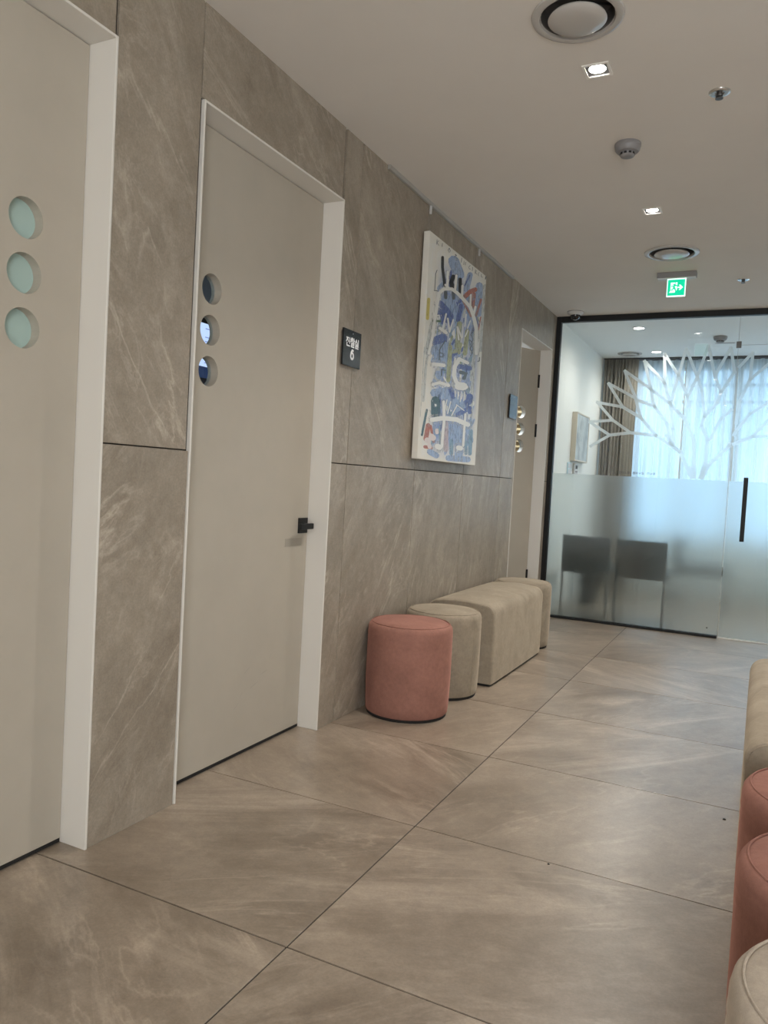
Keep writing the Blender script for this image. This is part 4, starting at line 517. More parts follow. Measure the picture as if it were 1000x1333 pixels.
# consulting rooms behind the doors
o = obj('wall_rooms_back', bx(-1.62, -1.5, YR, 8.4, 0, 2.62), ROOMWALL); tag(o, 'grey wall inside the consulting rooms', 'wall', kind='structure')
for nm, y in (('a', .45), ('b', 1.74), ('c', 5.10), ('d', 8.3)):
    o = obj('wall_room_divider', bx(-1.5, -.15, y, y + .08, 0, 2.62), ROOMWALL)
    tag(o, {'a': 'dividing wall before the nearest consulting room', 'b': 'dividing wall between the two nearest consulting rooms', 'c': 'dividing wall before the farthest consulting room', 'd': 'end wall of the farthest consulting room'}[nm], 'wall', kind='structure')
o = obj('wall_room_side', bx(-.15, -.125, YG + .03, 8.38, 0, 2.62), ROOMWALL); tag(o, 'inner side wall of the farthest consulting room', 'wall', kind='structure')
o = obj('ceiling_rooms', bx(-1.62, -.15, YR, 8.4, 2.55, 2.62), INCEIL); tag(o, 'white ceiling of the consulting rooms', 'ceiling', kind='structure')
area_light('room_six_lamp', (-.5, 3.3, 2.53), .4, .4, L_ROOM2, (0.72, 0.85, 1.0))
area_light('far_room_lamp', (-.8, 6.6, 2.53), .5, .5, L_ROOM3, (0.95, 0.96, 1.0))
area_light('near_room_lamp', (-.8, 1.1, 2.53), .4, .4, L_ROOM1, (0.95, 1.0, 1.0))

# ------------------------------------------------------------------ hinged room doors
MINT = plain('mint_frosted_glass', (0.36, 0.48, 0.45), 0.3)
PANE = clear_glass('round_pane_glass', (0.86, 0.92, 0.96), 0.8)
STICK = plain('clear_label_tape', (0.32, 0.29, 0.24), 0.3)
SMUDGE = None
def door(name, label, ya, yb, hinge_right, pane_mat, swing=0.0, handle=True):
    root = thing(name, label, 'door', (0, 0, 0), kind='structure')
    t = .008
    # steel frame: jambs and head, standing just proud of the stone
    obj('jamb', bx(-.145, .004, ya, ya + t, 0, HT), FRAMEP, root, bevel=.0015)
    obj('jamb', bx(-.145, .004, yb - t, yb, 0, HT), FRAMEP, root, bevel=.0015)
    obj('frame_head', bx(-.145, .004, ya + t, yb - t, HT - t, HT), FRAMEP, root, bevel=.0015)
    a, b = ya + t + .002, yb - t - .002; W = b - a
    leaf = bpy.data.objects.new('leaf', None); COL.objects.link(leaf); leaf.parent = root
    # leaf coordinates: s from the hinge edge, outward depth d, hinge at the origin
    sgn = -1 if hinge_right else 1
    leaf.location = (-.095, b if hinge_right else a, 0)
    leaf.rotation_euler = (0, 0, -swing if hinge_right else swing)
    loops = [rect(0, sgn*W, .014, HT - t - .003)] + [circ((sgn*.186, z), .053, 36) for z in (1.743, 1.6, 1.457)]
    bm = holed(loops, lambda s, z: (0, s, z), lambda s, z: (-.045, s, z))
    lf = obj('leaf_panel', bm, DOORP, leaf)
    for z in (1.743, 1.6, 1.457):
        obj('round_pane', holed([circ((sgn*.186, z), .0528, 36)], lambda s, zz: (-.031, s, zz), lambda s, zz: (-.037, s, zz)), pane_mat, leaf)
    y0, y1 = sorted((sgn*.002, sgn*(W - .002)))
    obj('bottom_seal', bx(-.040, .001, y0, y1, .003, .0138), BLACKRUB, leaf)
    if handle:
        hs = sgn*(W - .045); hz = .894
        h = obj('handle', bx(0, .009, hs - .033, hs + .033, hz - .033, hz + .033), BLACK, leaf, bevel=.0015)
        bm = box(nb(), .009, .050, hs - .011, hs + .011, hz - .011, hz + .011)
        obj('spindle', bm, BLACK, h, bevel=.001)
        y0, y1 = sorted((hs + sgn*.014, hs - sgn*.085))
        obj('lever', bx(.036, .052, y0, y1, hz - .012, hz + .012), BLACK, h, bevel=.002)
    return root, leaf, W
door('door_1', 'nearest greige door with three mint round panes at left edge of view', D1A, D1B, True, MINT)
r2, l2, W2 = door('door_2', 'closed greige door with black lever beside the room six sign', D2A, D2B, False, PANE)
obj('label_tape', bx(0, .0006, W2 - .170, W2 - .042, .807, .841), STICK, l2)
r3, l3, W3 = door('door_3', 'half open greige door at the far end beside the glass partition', D3A, D3B, True, PANE, swing=math.radians(30))
for z in (2.02, 1.60, .35):
    obj('hinge', bx(-.012, .006, -.012, .006, z - .055, z + .055), BLACK, l3)
# scuffs low on the middle door
SC = plain('scuff_grey', (0.36, 0.33, 0.285), 0.6)
for i, (s, z, ln, tl) in enumerate(((.50, .33, .05, .5), (.55, .26, .06, .3), (.47, .24, .03, .9), (.62, .30, .05, .2), (.52, .40, .03, 1.2), (.44, .20, .04, .6), (.66, .36, .025, 1.0))):
    pts = [(s + ln*(k/6 - .5)*math.cos(tl), z + ln*(k/6 - .5)*math.sin(tl)) for k in range(7)]
    prof = [.0004, .0016, .0024, .0018, .0026, .0014, .0004]
    out = [(p[0], p[1] + q) for p, q in zip(pts, prof)] + [(p[0], p[1] - q) for p, q in zip(pts[::-1], prof[::-1])]
    obj('scuff_mark', holed([out], lambda a, b: (.0003, a, b)), SC, l2)

# wall monitor seen through the round panes of door_2
mon = thing('wall_monitor', 'wall monitor glowing white behind the round panes of door six', 'monitor', (-1.5, 3.75, 1.8))
obj('casing', bx(.0, .05, -.42, .42, -.12, .30), BLACK, mon, bevel=.006)
SCRW = plain('screen_white', (0.1, 0.1, 0.1), 0.3, emit=(0.62, 0.72, 1.0), estr=1.15)
SCRB = plain('screen_navy', (0.02, 0.03, 0.06), 0.3, emit=(0.02, 0.04, 0.10), estr=0.8)
SCRL = plain('screen_lines', (0.1, 0.1, 0.15), 0.3, emit=(0.22, 0.30, 0.62), estr=0.9)
MONZ = (2.004, 1.742, 1.673)
sw = obj('screen', bx(.05, .052, -.40, .40, MONZ[1] - 1.8, MONZ[0] - 1.8), SCRW, mon)
obj('task_bar', bx(.05, .0525, -.40, .40, MONZ[2] - 1.8, MONZ[1] - 1.8), SCRB, mon)
bm = nb(); rr = random.Random(3)
for i in range(9):
    z = MONZ[0] - 1.8 - .03 - i*.026
    for y in (-.36, -.22, -.10, .02, .13, .25):
        if rr.random() < .75: box(bm, .052, .0524, y, y + rr.uniform(.03, .08), z - .003, z + .003)
obj('text_lines', bm, SCRL, sw)['kind'] = 'stuff'

# wooden slat blind in the far room, seen through door_3's panes
WOODS = plain('pale_wood', (0.50, 0.36, 0.18), 0.5, var=.15, vscale=12)
bl = thing('wooden_blind', 'pale wooden slat blind glimpsed through the panes of the half open door', 'blind', (-.52, 7.62, 0))
obj('backing', bx(-.42, .34, .03, .04, 1.2, 2.25), plain('tan_cloth', (0.28, 0.20, 0.10), .9), bl)
for i in range(18): obj('slat', bx(-.42, .34, -.012, .022, 1.22 + i*.058, 1.222 + i*.058 + .018), WOODS, bl)

# ------------------------------------------------------------------ glass partition and glass door
gp = thing('glass_partition', 'fixed glass partition with black frame, frosted below and tree decal above', 'partition', (0, YG, 0), kind='structure')
XS = 1.438; XD = 2.366
obj('frame_post', bx(.0, .040, -.025, .025, 0, H), BLACK, gp, bevel=.002)
obj('frame_post', bx(XR - .04, XR, -.025, .025, 0, H), BLACK, gp, bevel=.002)
obj('frame_head', bx(.040, XR - .04, -.025, .025, H - .048, H), BLACK, gp, bevel=.002)
obj('frame_sill', bx(.040, XS - .004, -.025, .025, 0, .020), BLACK, gp, bevel=.002)
obj('glass_pane', bx(.036, XS - .003, -.005, .005, .018, H - .045), GLASS, gp)
obj('transom_pane', bx(XS + .003, XR - .036, -.005, .005, 2.312, H - .045), GLASS, gp)
obj('glass_pane', bx(XD + .003, XR - .036, -.005, .005, .018, 2.306), GLASS, gp)
obj('frosted_film', bx(.037, XS - .004, .0062, .0074, .021, 1.248), FROST, gp)
obj('frosted_film', bx(XD + .004, XR - .037, .0062, .0074, .021, 1.248), FROST, gp)
EDGE = plain('glass_edge_seal', (0.42, 0.46, 0.45), 0.3)
obj('edge_seal', bx(XS - .003, XS, -.005, .005, .020, H - .048), EDGE, gp)
obj('transom_edge', bx(XS + .004, XR - .04, -.005, .005, 2.3075, 2.3115), plain('transom_edge_white', (0.62, 0.68, 0.70), .3), gp)
gd = thing('door_4', 'glass swing door with long black pull handle, frosted below', 'door', (0, YG, 0), kind='structure')
obj('glass_pane', bx(XS + .004, XD - .003, -.005, .005, .012, 2.305), GLASS, gd)
obj('frosted_film', bx(XS + .005, XD - .004, .0062, .0074, .013, 1.248), FROST, gd)
obj('bottom_seal', bx(XS + .004, XD - .003, -.006, .006, .001, .011), plain('white_seal', (0.75, 0.76, 0.75), .4), gd)
hd = obj('handle', bx(1.546, 1.578, -.055, -.030, .781, 1.280), BLACK, gd, bevel=.003)
for z in (.86, 1.20): obj('standoff', bx(1.553, 1.571, -.030, -.005, z - .009, z + .009), BLACK, hd)
obj('pivot_clamp', bx(XS - .016, XS + .020, -.013, .013, 2.288, 2.338), STEELD, gd, bevel=.002)
# tree decal
def strip(bm, x0, z0, x1, z1, wd, y, th=.0006):
    d = Vector((x1 - x0, 0, z1 - z0)); L = d.length; d.normalize(); s = Vector((d.z, 0, -d.x))*wd/2
    a = Vector((x0, y, z0)) - d*wd*.25; b = Vector((x1, y, z1)) + d*wd*.25
    q = [a - s, b - s, b + s, a + s]
    if th == 0:
        bm.faces.new([bm.verts.new(p) for p in q]); return
    v = [bm.verts.new(p) for p in q] + [bm.verts.new(p + Vector((0, th, 0))) for p in q]
    for f in ((0,1,2,3),(7,6,5,4),(0,4,5,1),(1,5,6,2),(2,6,7,3),(3,7,4,0)): bm.faces.new([v[i] for i in f])
parts = {'fix': nb(), 'door': nb()}
def clip(a, lo, hi):
    x0, z0, x1, z1, wd = a
    if x0 > x1: x0, z0, x1, z1 = x1, z1, x0, z0
    if x1 <= lo or x0 >= hi: return None
    f = lambda x: z0 + (z1 - z0)*(x - x0)/max(1e-6, x1 - x0)
    A, B = max(x0, lo), min(x1, hi)
    return (A, f(A) if A > x0 else z0, B, f(B) if B < x1 else z1, wd)
for i, s in enumerate(TREE):
    s = (s[0], max(1.262, s[1]), s[2], max(1.262, s[3]), s[4])
    if s[1] == s[3] == 1.262: continue
    if abs(s[0] - s[2]) < .004: cA, cD = (s, None) if s[0] < XS else (None, s)
    else: cA, cD = clip(s, .05, XS - .012), clip(s, XS + .012, XD - .01)
    if cA: strip(parts['fix'], *cA[:4], cA[4]*1.3, .0062 + i*.00002, 0)
    if cD: strip(parts['door'], *cD[:4], cD[4]*1.3, .0062 + i*.00002, 0)
obj('tree_decal', parts['fix'], DECAL, gp)
obj('tree_decal', parts['door'], DECAL, gd)
# small line of lettering on the glass, just above the frosting
INK = plain('grey_ink', (0.10, 0.105, 0.11), .8)
bm = nb(); x = .60
def seg(bm, x0, z0, x1, z1, wd=.0032): strip(bm, x0, z0, x1, z1, wd, -.0060, .0006)
GL = {'8': [(0,0,1,0),(1,0,1,1),(1,1,0,1),(0,1,0,0),(0,.5,1,.5)], 'l': [(.5,0,.5,1),(0,0,1,0)], 'o': [(0,.2,1,.2),(1,.2,1,.9),(1,.9,0,.9),(0,.9,0,.2),(.5,-.1,.5,.2)], 'h': [(0,0,0,1),(0,.5,.8,.5),(.8,0,.8,1)], 'v': [(0,.8,.5,.1),(.5,.1,1,.8)], 'n': [(0,0,0,.9),(0,.9,.9,.9),(.9,.9,.9,0)], 'x': [(0,.5,.5,1),(.5,1,1,.5),(1,.5,.5,0),(.5,0,0,.5)], 's': [(1,.9,.1,.9),(.1,.9,.1,.5),(.1,.5,.9,.5),(.9,.5,.9,.05),(.9,.05,0,.05)]}
for ch in '8ol8 8hvs nvx':
    if ch != ' ':
        for (a, b, c, d) in GL[ch]: seg(bm, x + a*.014, 1.270 + b*.017, x + c*.014, 1.270 + d*.017)
    x += .0225
obj('lettering', bm, INK, gp)
obj('maker_mark', bx(1.352, 1.364, -.0062, -.005, .068, .078), INK, gp)

# ------------------------------------------------------------------ window, curtains
wn = thing('window_1', 'wide daylight window behind the sheer curtains', 'window', (0, YB, 0), kind='structure')
WFR = plain('window_frame_beige', (0.72, 0.68, 0.62), .5)
for nm, a in (('frame_sill', (wx0, wx1, .02, .13, wz0, wz0 + .05)), ('frame_head', (wx0, wx1, .02, .13, wz1 - .02, wz1)), ('frame_side', (wx0, wx0 + .05, .02, .13, wz0 + .05, wz1 - .02)), ('frame_side', (wx1 - .05, wx1, .02, .13, wz0 + .05, wz1 - .02))):
    obj(nm, bx(*a), WFR, wn)
mull = [(.845, .888), (1.335, 1.420), (2.20, 2.26), (2.85, 2.91)]
for a, b in mull: obj('mullion', bx(a, b, -.02, .14, wz0 + .05, wz1 - .02), WFR, wn)
for z in (2.14, 2.32): obj('transom_bar', bx(wx0 + .05, wx1 - .05, .04, .11, z - .015, z + .015), WFR, wn)
edges = [wx0 + .05] + [v for m_ in mull for v in m_] + [wx1 - .05]
for i in range(0, len(edges), 2): obj('window_pane', bx(edges[i], edges[i+1], .07, .076, wz0 + .05, wz1 - .02), WINGLASS, wn)
def curtain(name, label, x0, x1, yc, z0, z1, mat, amp, wl, group=None, seed=0, flat=None):
    rr = random.Random(seed); n = max(12, int((x1 - x0)/wl*12)); ph = rr.random()*6
    V = []; Fc = []; nz = 6
    for i in range(n + 1):
        u = i/n; x = x0 + (x1 - x0)*u
        a = amp*(0.65 + .35*math.sin(3.1*u*7 + ph))
        if flat and x > flat: a *= .12
        for j in range(nz + 1):
            v = j/nz
            y = yc + a*math.sin(2*PI*(x - x0)/wl + ph + .35*math.sin(9*u + 2*v)) + .004*math.sin(5*v + 11*u)
            V.append((x + .006*math.sin(8*u + 4*v), y, z0 + (z1 - z0)*v))
    for i in range(n):
        for j in range(nz):
            a = i*(nz + 1) + j; Fc.append((a, a + nz + 1, a + nz + 2, a + 1))
    o = obj(name, (V, [], Fc), mat, smooth=True)
    s = o.modifiers.new('thickness', 'SOLIDIFY'); s.thickness = .0015
    return tag(o, label, 'curtain', group)
DRAPE = plain('taupe_drape', (0.225, 0.208, 0.178), .85, spec=.1, var=.08, vscale=50)
SHEER = sheer('sheer_voile', (0.90, 0.95, 0.97), SHEER_T, .72)
o = curtain('drape', 'taupe pleated drape in the corner beside the sheer curtains', .012, .385, 8.78, .02, 2.572, DRAPE, .028, .036, seed=4, flat=.25)
sheets = [(.37, .850), (.868, 1.365), (1.375, 2.25), (2.27, 3.50)]
names = ['white sheer curtain panel next to the taupe drape', 'white sheer curtain panel behind the middle of the tree decal', 'white sheer curtain panel behind the glass door handle', 'white sheer curtain panel farthest from the taupe drape']
for i, (a, b) in enumerate(sheets):
    curtain('sheer_curtain', names[i], a, b, 8.87, .03, 2.570, SHEER, .034, .095, 'sheer curtains over the window', seed=10 + i)
o = obj('curtain_rail', bx(.01, 3.58, 8.76, 8.90, 2.573, 2.5845), plain('dark_track', (.02, .02, .02), .6)); tag(o, 'dark ceiling curtain track above the sheer curtains', 'curtain rail')

# ------------------------------------------------------------------ ceiling fittings
LAMP = plain('lamp_glow', (1, 1, 1), .5, emit=(1.0, 0.94, 0.84), estr=LAMP_E)
LAMPC = plain('lamp_glow_cool', (1, 1, 1), .5, emit=(1.0, 0.98, 0.94), estr=LAMP_E)
TRIM = plain('lamp_trim_white', (0.80, 0.78, 0.74), .35)
def spot_light(loc, power, col, ang=120, blend=.9):
    l = bpy.data.lights.new('spot_lamp', 'SPOT'); l.energy = power; l.color = col; l.spot_size = math.radians(ang); l.spot_blend = blend; l.shadow_soft_size = .03
    o = bpy.data.objects.new('spot_lamp', l); COL.objects.link(o); o.location = loc
    return o
slab = ['square recessed downlight nearest, beside the large round air vent', 'square recessed downlight before the far round air vent', 'square recessed downlight tucked behind the exit sign', 'square recessed downlight above the viewer', 'square recessed downlight just behind the viewer', 'square recessed downlight farthest behind the viewer']
proto = None
for i, (x, y) in enumerate(SPOTS):
    if proto is None:
        d = proto = thing('recessed_downlight', slab[0], 'downlight', (x, y, H), group='square corridor downlights')
        s = .043
        # folded white trim round the opening
        obj('trim', holed([rect(-s - .003, s + .003, -s - .003, s + .003), rect(-s + .006, s - .006, -s + .006, s - .006)], lambda a, b: (a, b, -.0035), lambda a, b: (a, b, .0)), TRIM, d)
        bm = nb()
        for q in ((-s, -s + .002, -s, s), (s - .002, s, -s, s), (-s + .002, s - .002, -s, -s + .002), (-s + .002, s - .002, s - .002, s)): box(bm, *q, 0, .055)
        box(bm, -s, s, -s, s, .055, .058)
        obj('housing', bm, PLASTG, d)
        obj('lamp_ring', lathe(nb(), [(.029, .003), (.034, .003), (.0355, .012), (.034, .034), (.029, .034), (.029, .003)], n=32), CHROME, d, smooth=True)
        obj('lamp', lathe(nb(), [(0, -.0025), (.016, -.0015), (.0285, .003), (.0285, .03), (0, .03)], n=32), LAMP, d, smooth=True)
    else:
        d = copy_tree(proto); d.location = (x, y, H); d['label'] = slab[i]
    spot_light((x, y, H - .006), L_SPOT if y > 2 else L_NEAR, (1.0, 0.94, 0.86), 125, 1.0)
for i, (x, y) in enumerate(INL):
    lb = ['round downlight behind the glass, nearer the partition', 'round downlight behind the glass, nearer the curtains', 'added unseen round downlight behind the glass door, nearer the partition', 'added unseen round downlight behind the glass door, nearer the curtains'][i]
    if i == 0:
        d = p2 = thing('round_downlight', lb, 'downlight', (x, y, H), group='round downlights behind the glass')
        obj('trim', lathe(nb(), [(.044, 0), (.052, -.001), (.054, -.004), (.044, -.004), (.044, 0)], n=36), TRIM, d, smooth=True)
        obj('housing', lathe(nb(), [(.0455, 0), (.0455, .03), (0, .03)], n=36), TRIM, d)
        obj('lamp', lathe(nb(), [(0, -.001), (.0435, -.001), (.0435, .010), (0, .010)], n=36), LAMPC, d)
    else:
        d = copy_tree(p2); d.location = (x, y, H); d['label'] = lb
    spot_light((x, y, H - .012), L_IN if x < 1 else L_IN_ADDED, (1.0, 0.96, 0.89), 170, 1.0)
def air_vent(label, x, y, R):
    d = thing('round_air_vent', label, 'air vent', (x, y, H), group='round ceiling air vents')
    obj('flange', lathe(nb(), [(R, -.0005), (R*.985, -.006), (R*.90, -.011), (R*.82, -.008), (R*.795, .004), (R*.80, .0)], n=64), GLOSSW, d, smooth=True)
    obj('throat', lathe(nb(), [(R*.797, .0), (R*.78, .05), (R*.6, .075), (0, .08)], n=64), THROAT, d, smooth=True)
    obj('disc', lathe(nb(), [(0, -.024), (R*.35, -.023), (R*.58, -.019), (R*.635, -.013), (R*.62, -.008), (0, -.006)], n=64), GLOSSW, d, smooth=True)
    obj('stem', lathe(nb(), [(.008, -.007), (.008, .077)], n=12), STEELD, d)
    bm = nb()
    for k in range(3):
        a = 2*PI*k/3 + .5
        tube(bm, [(.008*math.cos(a), .008*math.sin(a), .045), (R*.78*math.cos(a), R*.78*math.sin(a), .045)], .004, 6)
    obj('spoke', bm, BLACK, d)
air_vent('large round ceiling air vent at the top of view', *DIFFS[0])
air_vent('round ceiling air vent right before the exit sign', *DIFFS[1])
air_vent('round ceiling air vent behind the glass near the taupe drape', .324, 8.485, .125)
def smoke(label, x, y, R, mat):
    d = thing('smoke_detector', label, 'smoke detector', (x, y, H), group='ceiling smoke detectors')
    obj('base', lathe(nb(), [(R*.96, 0), (R, -.003), (R, -.012), (R*.97, -.014), (R*.97, -.017), (R*.93, -.028), (R*.80, -.036), (R*.60, -.038), (0, -.038)], n=48), mat, d, smooth=True)
    obj('chamber', lathe(nb(), [(R*.56, -.038), (R*.56, -.050), (R*.50, -.054), (R*.30, -.057), (0, -.058)], n=36), mat, d, smooth=True)
    for k in range(10):
        a = 2*PI*k/10 + .2
        o = obj('slot', bx(R*.54, R*.572, -.0055, .0055, -.0485, -.0405), BLACKRUB, d); o.rotation_euler = (0, 0, a)
smoke('round grey smoke detector on the corridor ceiling between two downlights', 1.070, 3.40, .054, PLASTG)
smoke('smoke detector on the ceiling behind the glass', 1.242, 7.70, .060, PLASTG)
def sprinkler(label, x, y):
    d = thing('sprinkler_head', label, 'sprinkler', (x, y, H), group='ceiling sprinkler heads')
    obj('escutcheon', lathe(nb(), [(.038, 0), (.037, -.002), (.028, -.006), (.016, -.004), (.013, 0), (.013, .01)], n=36), CHROME, d, smooth=True)
    obj('body', lathe(nb(), [(.010, .0), (.010, -.010), (.013, -.012), (.013, -.016), (.006, -.018), (0, -.018)], n=20), STEELD, d, smooth=True)
    obj('deflector', lathe(nb(), [(0, -.024), (.014, -.0235), (.014, -.0225), (0, -.0225)], n=20), STEELD, d)
    for s in (-1, 1): obj('arm', bx(s*.008 - .0015, s*.008 + .0015, -.002, .002, -.0228, -.0155), STEELD, d)
sprinkler('chrome sprinkler head nearest, right of the downlights', 1.441, 3.075)
sprinkler('chrome sprinkler head farther off, right of the exit sign', 1.469, 5.735)
dc = thing('dome_camera', 'small white dome security camera above the partition corner', 'security camera', (.190, 6.455, H))
obj('base', lathe(nb(), [(.064, 0), (.066, -.003), (.062, -.014), (.050, -.026), (.044, -.029), (0, -.029)], n=40), PLAST, dc, smooth=True)
obj('dome', lathe(nb(), [(.041, -.029), (.040, -.040), (.034, -.054), (.022, -.064), (.010, -.068), (0, -.069)], n=36), plain('smoked_dome', (.015, .015, .018), .08), dc, smooth=True)
obj('base_gasket', lathe(nb(), [(.0655, -.0005), (.0672, -.0005), (.0672, -.003), (.0655, -.003)], n=40), BLACKRUB, dc)
sv = thing('slot_vent', 'thin slot vent on the ceiling behind the glass', 'air vent', (1.27, 8.02, H))
obj('frame', holed([rect(-.09, .09, -.03, .03), rect(-.08, .08, -.016, .016)], lambda a, b: (a, b, -.004), lambda a, b: (a, b, 0)), PLAST, sv); obj('slot', bx(-.08, .08, -.016, .016, -.0015, 0), THROAT, sv)
# exit sign
ex = thing('exit_sign', 'green running man exit sign hanging from the ceiling', 'exit sign', (1.077, 5.45, 0))
obj('housing', bx(-.124, .122, -.022, .035, H - .036, H), PLASTG, ex, bevel=.002)
obj('housing_base', bx(-.120, .118, -.018, .031, H - .041, H - .036), PLAST, ex)
EG = plain('exit_green', (0.0, .3, .15), .3, emit=(0.0, 0.62, 0.33), estr=1.0)
EW = plain('exit_white', (.8, .9, .85), .3, emit=(0.70, 1.0, 0.88), estr=1.05)
pn = obj('sign_panel', bx(-.0590, .0590, -.004, .004, 2.426, H - .038), EW, ex, bevel=.001)
px0, px1, pz0, pz1 = -.053, .053, 2.434, 2.538
obj('green_field', bx(px0, px1, -.0052, -.004, pz0, pz1), EG, pn)
obj('green_field', bx(px0, px1, .004, .0052, pz0, pz1), EG, pn)
def flat(pts, y, m, nm, par):
    P = [(px0 + u*(px1 - px0), pz1 - v*(pz1 - pz0)) for u, v in pts]
    return obj(nm, holed([P], lambda a, b: (a, y, b), lambda a, b: (a, y + .0006, b)), m, par)
flat([(.17,.18),(.56,.18),(.56,.62),(.50,.72),(.42,.82),(.10,.82),(.17,.70)], -.0058, EW, 'doorway_mark', pn)
flat([(.36,.40),(.30,.30),(.40,.26),(.50,.33),(.58,.40),(.56,.44),(.46,.40),(.42,.46),(.48,.58),(.52,.78),(.47,.80),(.42,.64),(.36,.58),(.30,.68),(.18,.68),(.18,.63),(.27,.62),(.32,.48),(.33,.38),(.26,.40),(.24,.48),(.20,.47),(.22,.36)], -.0064, EG, 'running_man', pn)
flat([(.45 + .035*math.cos(k*PI/5), .225 + .035*math.sin(k*PI/5)) for k in range(10)], -.0064, EG, 'running_man_head', pn)
flat([(.60,.46),(.74,.46),(.66,.34),(.75,.34),(.90,.50),(.75,.66),(.66,.66),(.74,.54),(.60,.54)], -.0058, EW, 'arrow_mark', pn)

# ------------------------------------------------------------------ things on the left wall
pr_ = thing('picture_rail', 'pale metal picture hanging rail where wall meets ceiling', 'picture rail', (0, 0, 0))
obj('track', bx(.0005, .016, 3.27, 5.28, H - .020, H - .0005), ALU, pr_, bevel=.002)
for y in (3.78, 4.56):
    obj('hook', bx(.004, .014, y - .007, y + .007, H - .062, H - .018), PLAST, pr_, bevel=.002)
    obj('wire', tube(nb(), [(.009, y, H - .06), (.009, y, 2.36)], .0006, 6), CHROME, pr_)
PY0, PY1, PZ0, PZ1 = 3.705, 4.615, 1.230, 2.412
pt = thing('painting', 'tall abstract blue and white canvas painting hung on the stone wall', 'painting', (.010, PY0, PZ0))
t = NT('canvas_ground'); g = t.n('ShaderNodeTexCoord')
n1 = t.noise(g.outputs['Object'], 3.2, 5, .6, .8); n2 = t.noise(g.outputs['Object'], 14, 6, .7, .5); sp = t.n('ShaderNodeSeparateXYZ'); t.l(g.outputs['Object'], sp.inputs[0])
edge = t.math('MULTIPLY', t.ramp(t.math('ABSOLUTE', t.math('SUBTRACT', sp.outputs[1], (PY1-PY0)*.55)), [(.26, 1.0), (.38, 0.0)]), t.ramp(t.math('ABSOLUTE', t.math('SUBTRACT', sp.outputs[2], (PZ1-PZ0)*.47)), [(.42, 1.0), (.55, 0.0)]))
c = t.mix(t.math('MULTIPLY', t.ramp(n1, [(.34, 0.0), (.52, 1.0)]), edge), (.70, .685, .63), (.22, .30, .52))
c = t.mix(t.math('MULTIPLY', t.ramp(n2, [(.50, 0.0), (.62, 1.0)]), .35), c, (.70, .73, .75))
t.l(c, t.b.inputs['Base Color']); t.b.inputs['Roughness'].default_value = .6; t.bump(n2, .3, .002)
CANV = t.m
obj('canvas', bx(0, .035, 0, PY1 - PY0, 0, PZ1 - PZ0), CANV, pt, bevel=.003)
CV = {'L': (.30, .40, .60), 'B': (.085, .13, .36), 'S': (.20, .32, .42), 'U': (.38, .40, .22), 'P': (.56, .58, .56), 'M': (.48, .38, .40), 'T': (.07, .13, .15), 'R': (.42, .13, .085), 'Y': (.60, .50, .12), 'G': (.08, .14, .07), 'D': (.09, .11, .13), 'K': (.012, .014, .018), 'W': (.78, .78, .75), 'H': (.70, .72, .73), 'F': (.72, .64, .62)}
def paint(k, c):
    t = NT('paint_' + k); g = t.n('ShaderNodeTexCoord'); n = t.noise(g.outputs['Object'], 22, 6, .7, 1.0)
    mp = t.n('ShaderNodeMapping'); mp.inputs['Scale'].default_value = (1, 1.6, .7); t.l(g.outputs['Object'], mp.inputs[0])
    br = t.noise(mp.outputs[0], 30, 10, .75, .6)
    base = (.50, .53, .58) if k in 'LBSUMPR' else c
    t.l(t.mix(t.ramp(n, [(.50, 0.0), (.70, .55 if k in 'LSUMP' else .35)]), c, base), t.b.inputs['Base Color'])
    if k == 'H': lo, hi = (.46, .72)
    elif k in 'KW': lo, hi = (.16, .32)
    else: lo, hi = ((.34, .50) if k in 'LSUMPBTR' else (.24, .40))
    t.l(t.ramp(br, [(lo, 0.0), (hi, .92)]), t.b.inputs['Alpha'])
    t.b.inputs['Roughness'].default_value = .45; t.bump(n, .3, .002); return t.m
keys = list(CV); pm = {k: paint(k, CV[k]) for k in keys}
V, Fc, mi = [], [], []
rd = random.Random(21)
for i in range(230):                       # loose underpainting dabs
    y = rd.uniform(.16, .80); z = rd.uniform(.06, 1.02); k = rd.choice('LLLBBBSPWU' if z > .5 else 'LLLLBSPPWW'); ln = rd.uniform(.02, .075); wd = rd.uniform(.006, .022); a = rd.choice((1.5, 1.3, 1.8, .5, -.6)) + rd.uniform(-.3, .3)
    ca, sa = math.cos(a), math.sin(a); b0 = len(V)
    for u, v in ((-1, -.4), (-.8, -1), (.7, -.9), (1, -.3), (.9, .6), (.5, 1), (-.7, .8), (-1, .3)): V.append((.03508, y + u*ln*ca - v*wd*sa, z + u*ln*sa + v*wd*ca))
    Fc.append(tuple(range(b0, b0 + 8))); mi.append(keys.index(k))
    for q in range(b0, b0 + 8): V[q] = (.03505 + i*.0000006, V[q][1], V[q][2])
for i, (k, fs) in enumerate(STROKES):
    for f in fs:
        b0 = len(V); V += [(.0353 + i*.000012, y, z) for y, z in f]; Fc.append(tuple(range(b0, b0 + len(f)))); mi.append(keys.index(k))
so = obj('brush_strokes', (V, [], Fc), mats=[pm[k] for k in keys], parent=pt)
so['kind'] = 'stuff'
for pl, m in zip(so.data.polygons, mi): pl.material_index = m

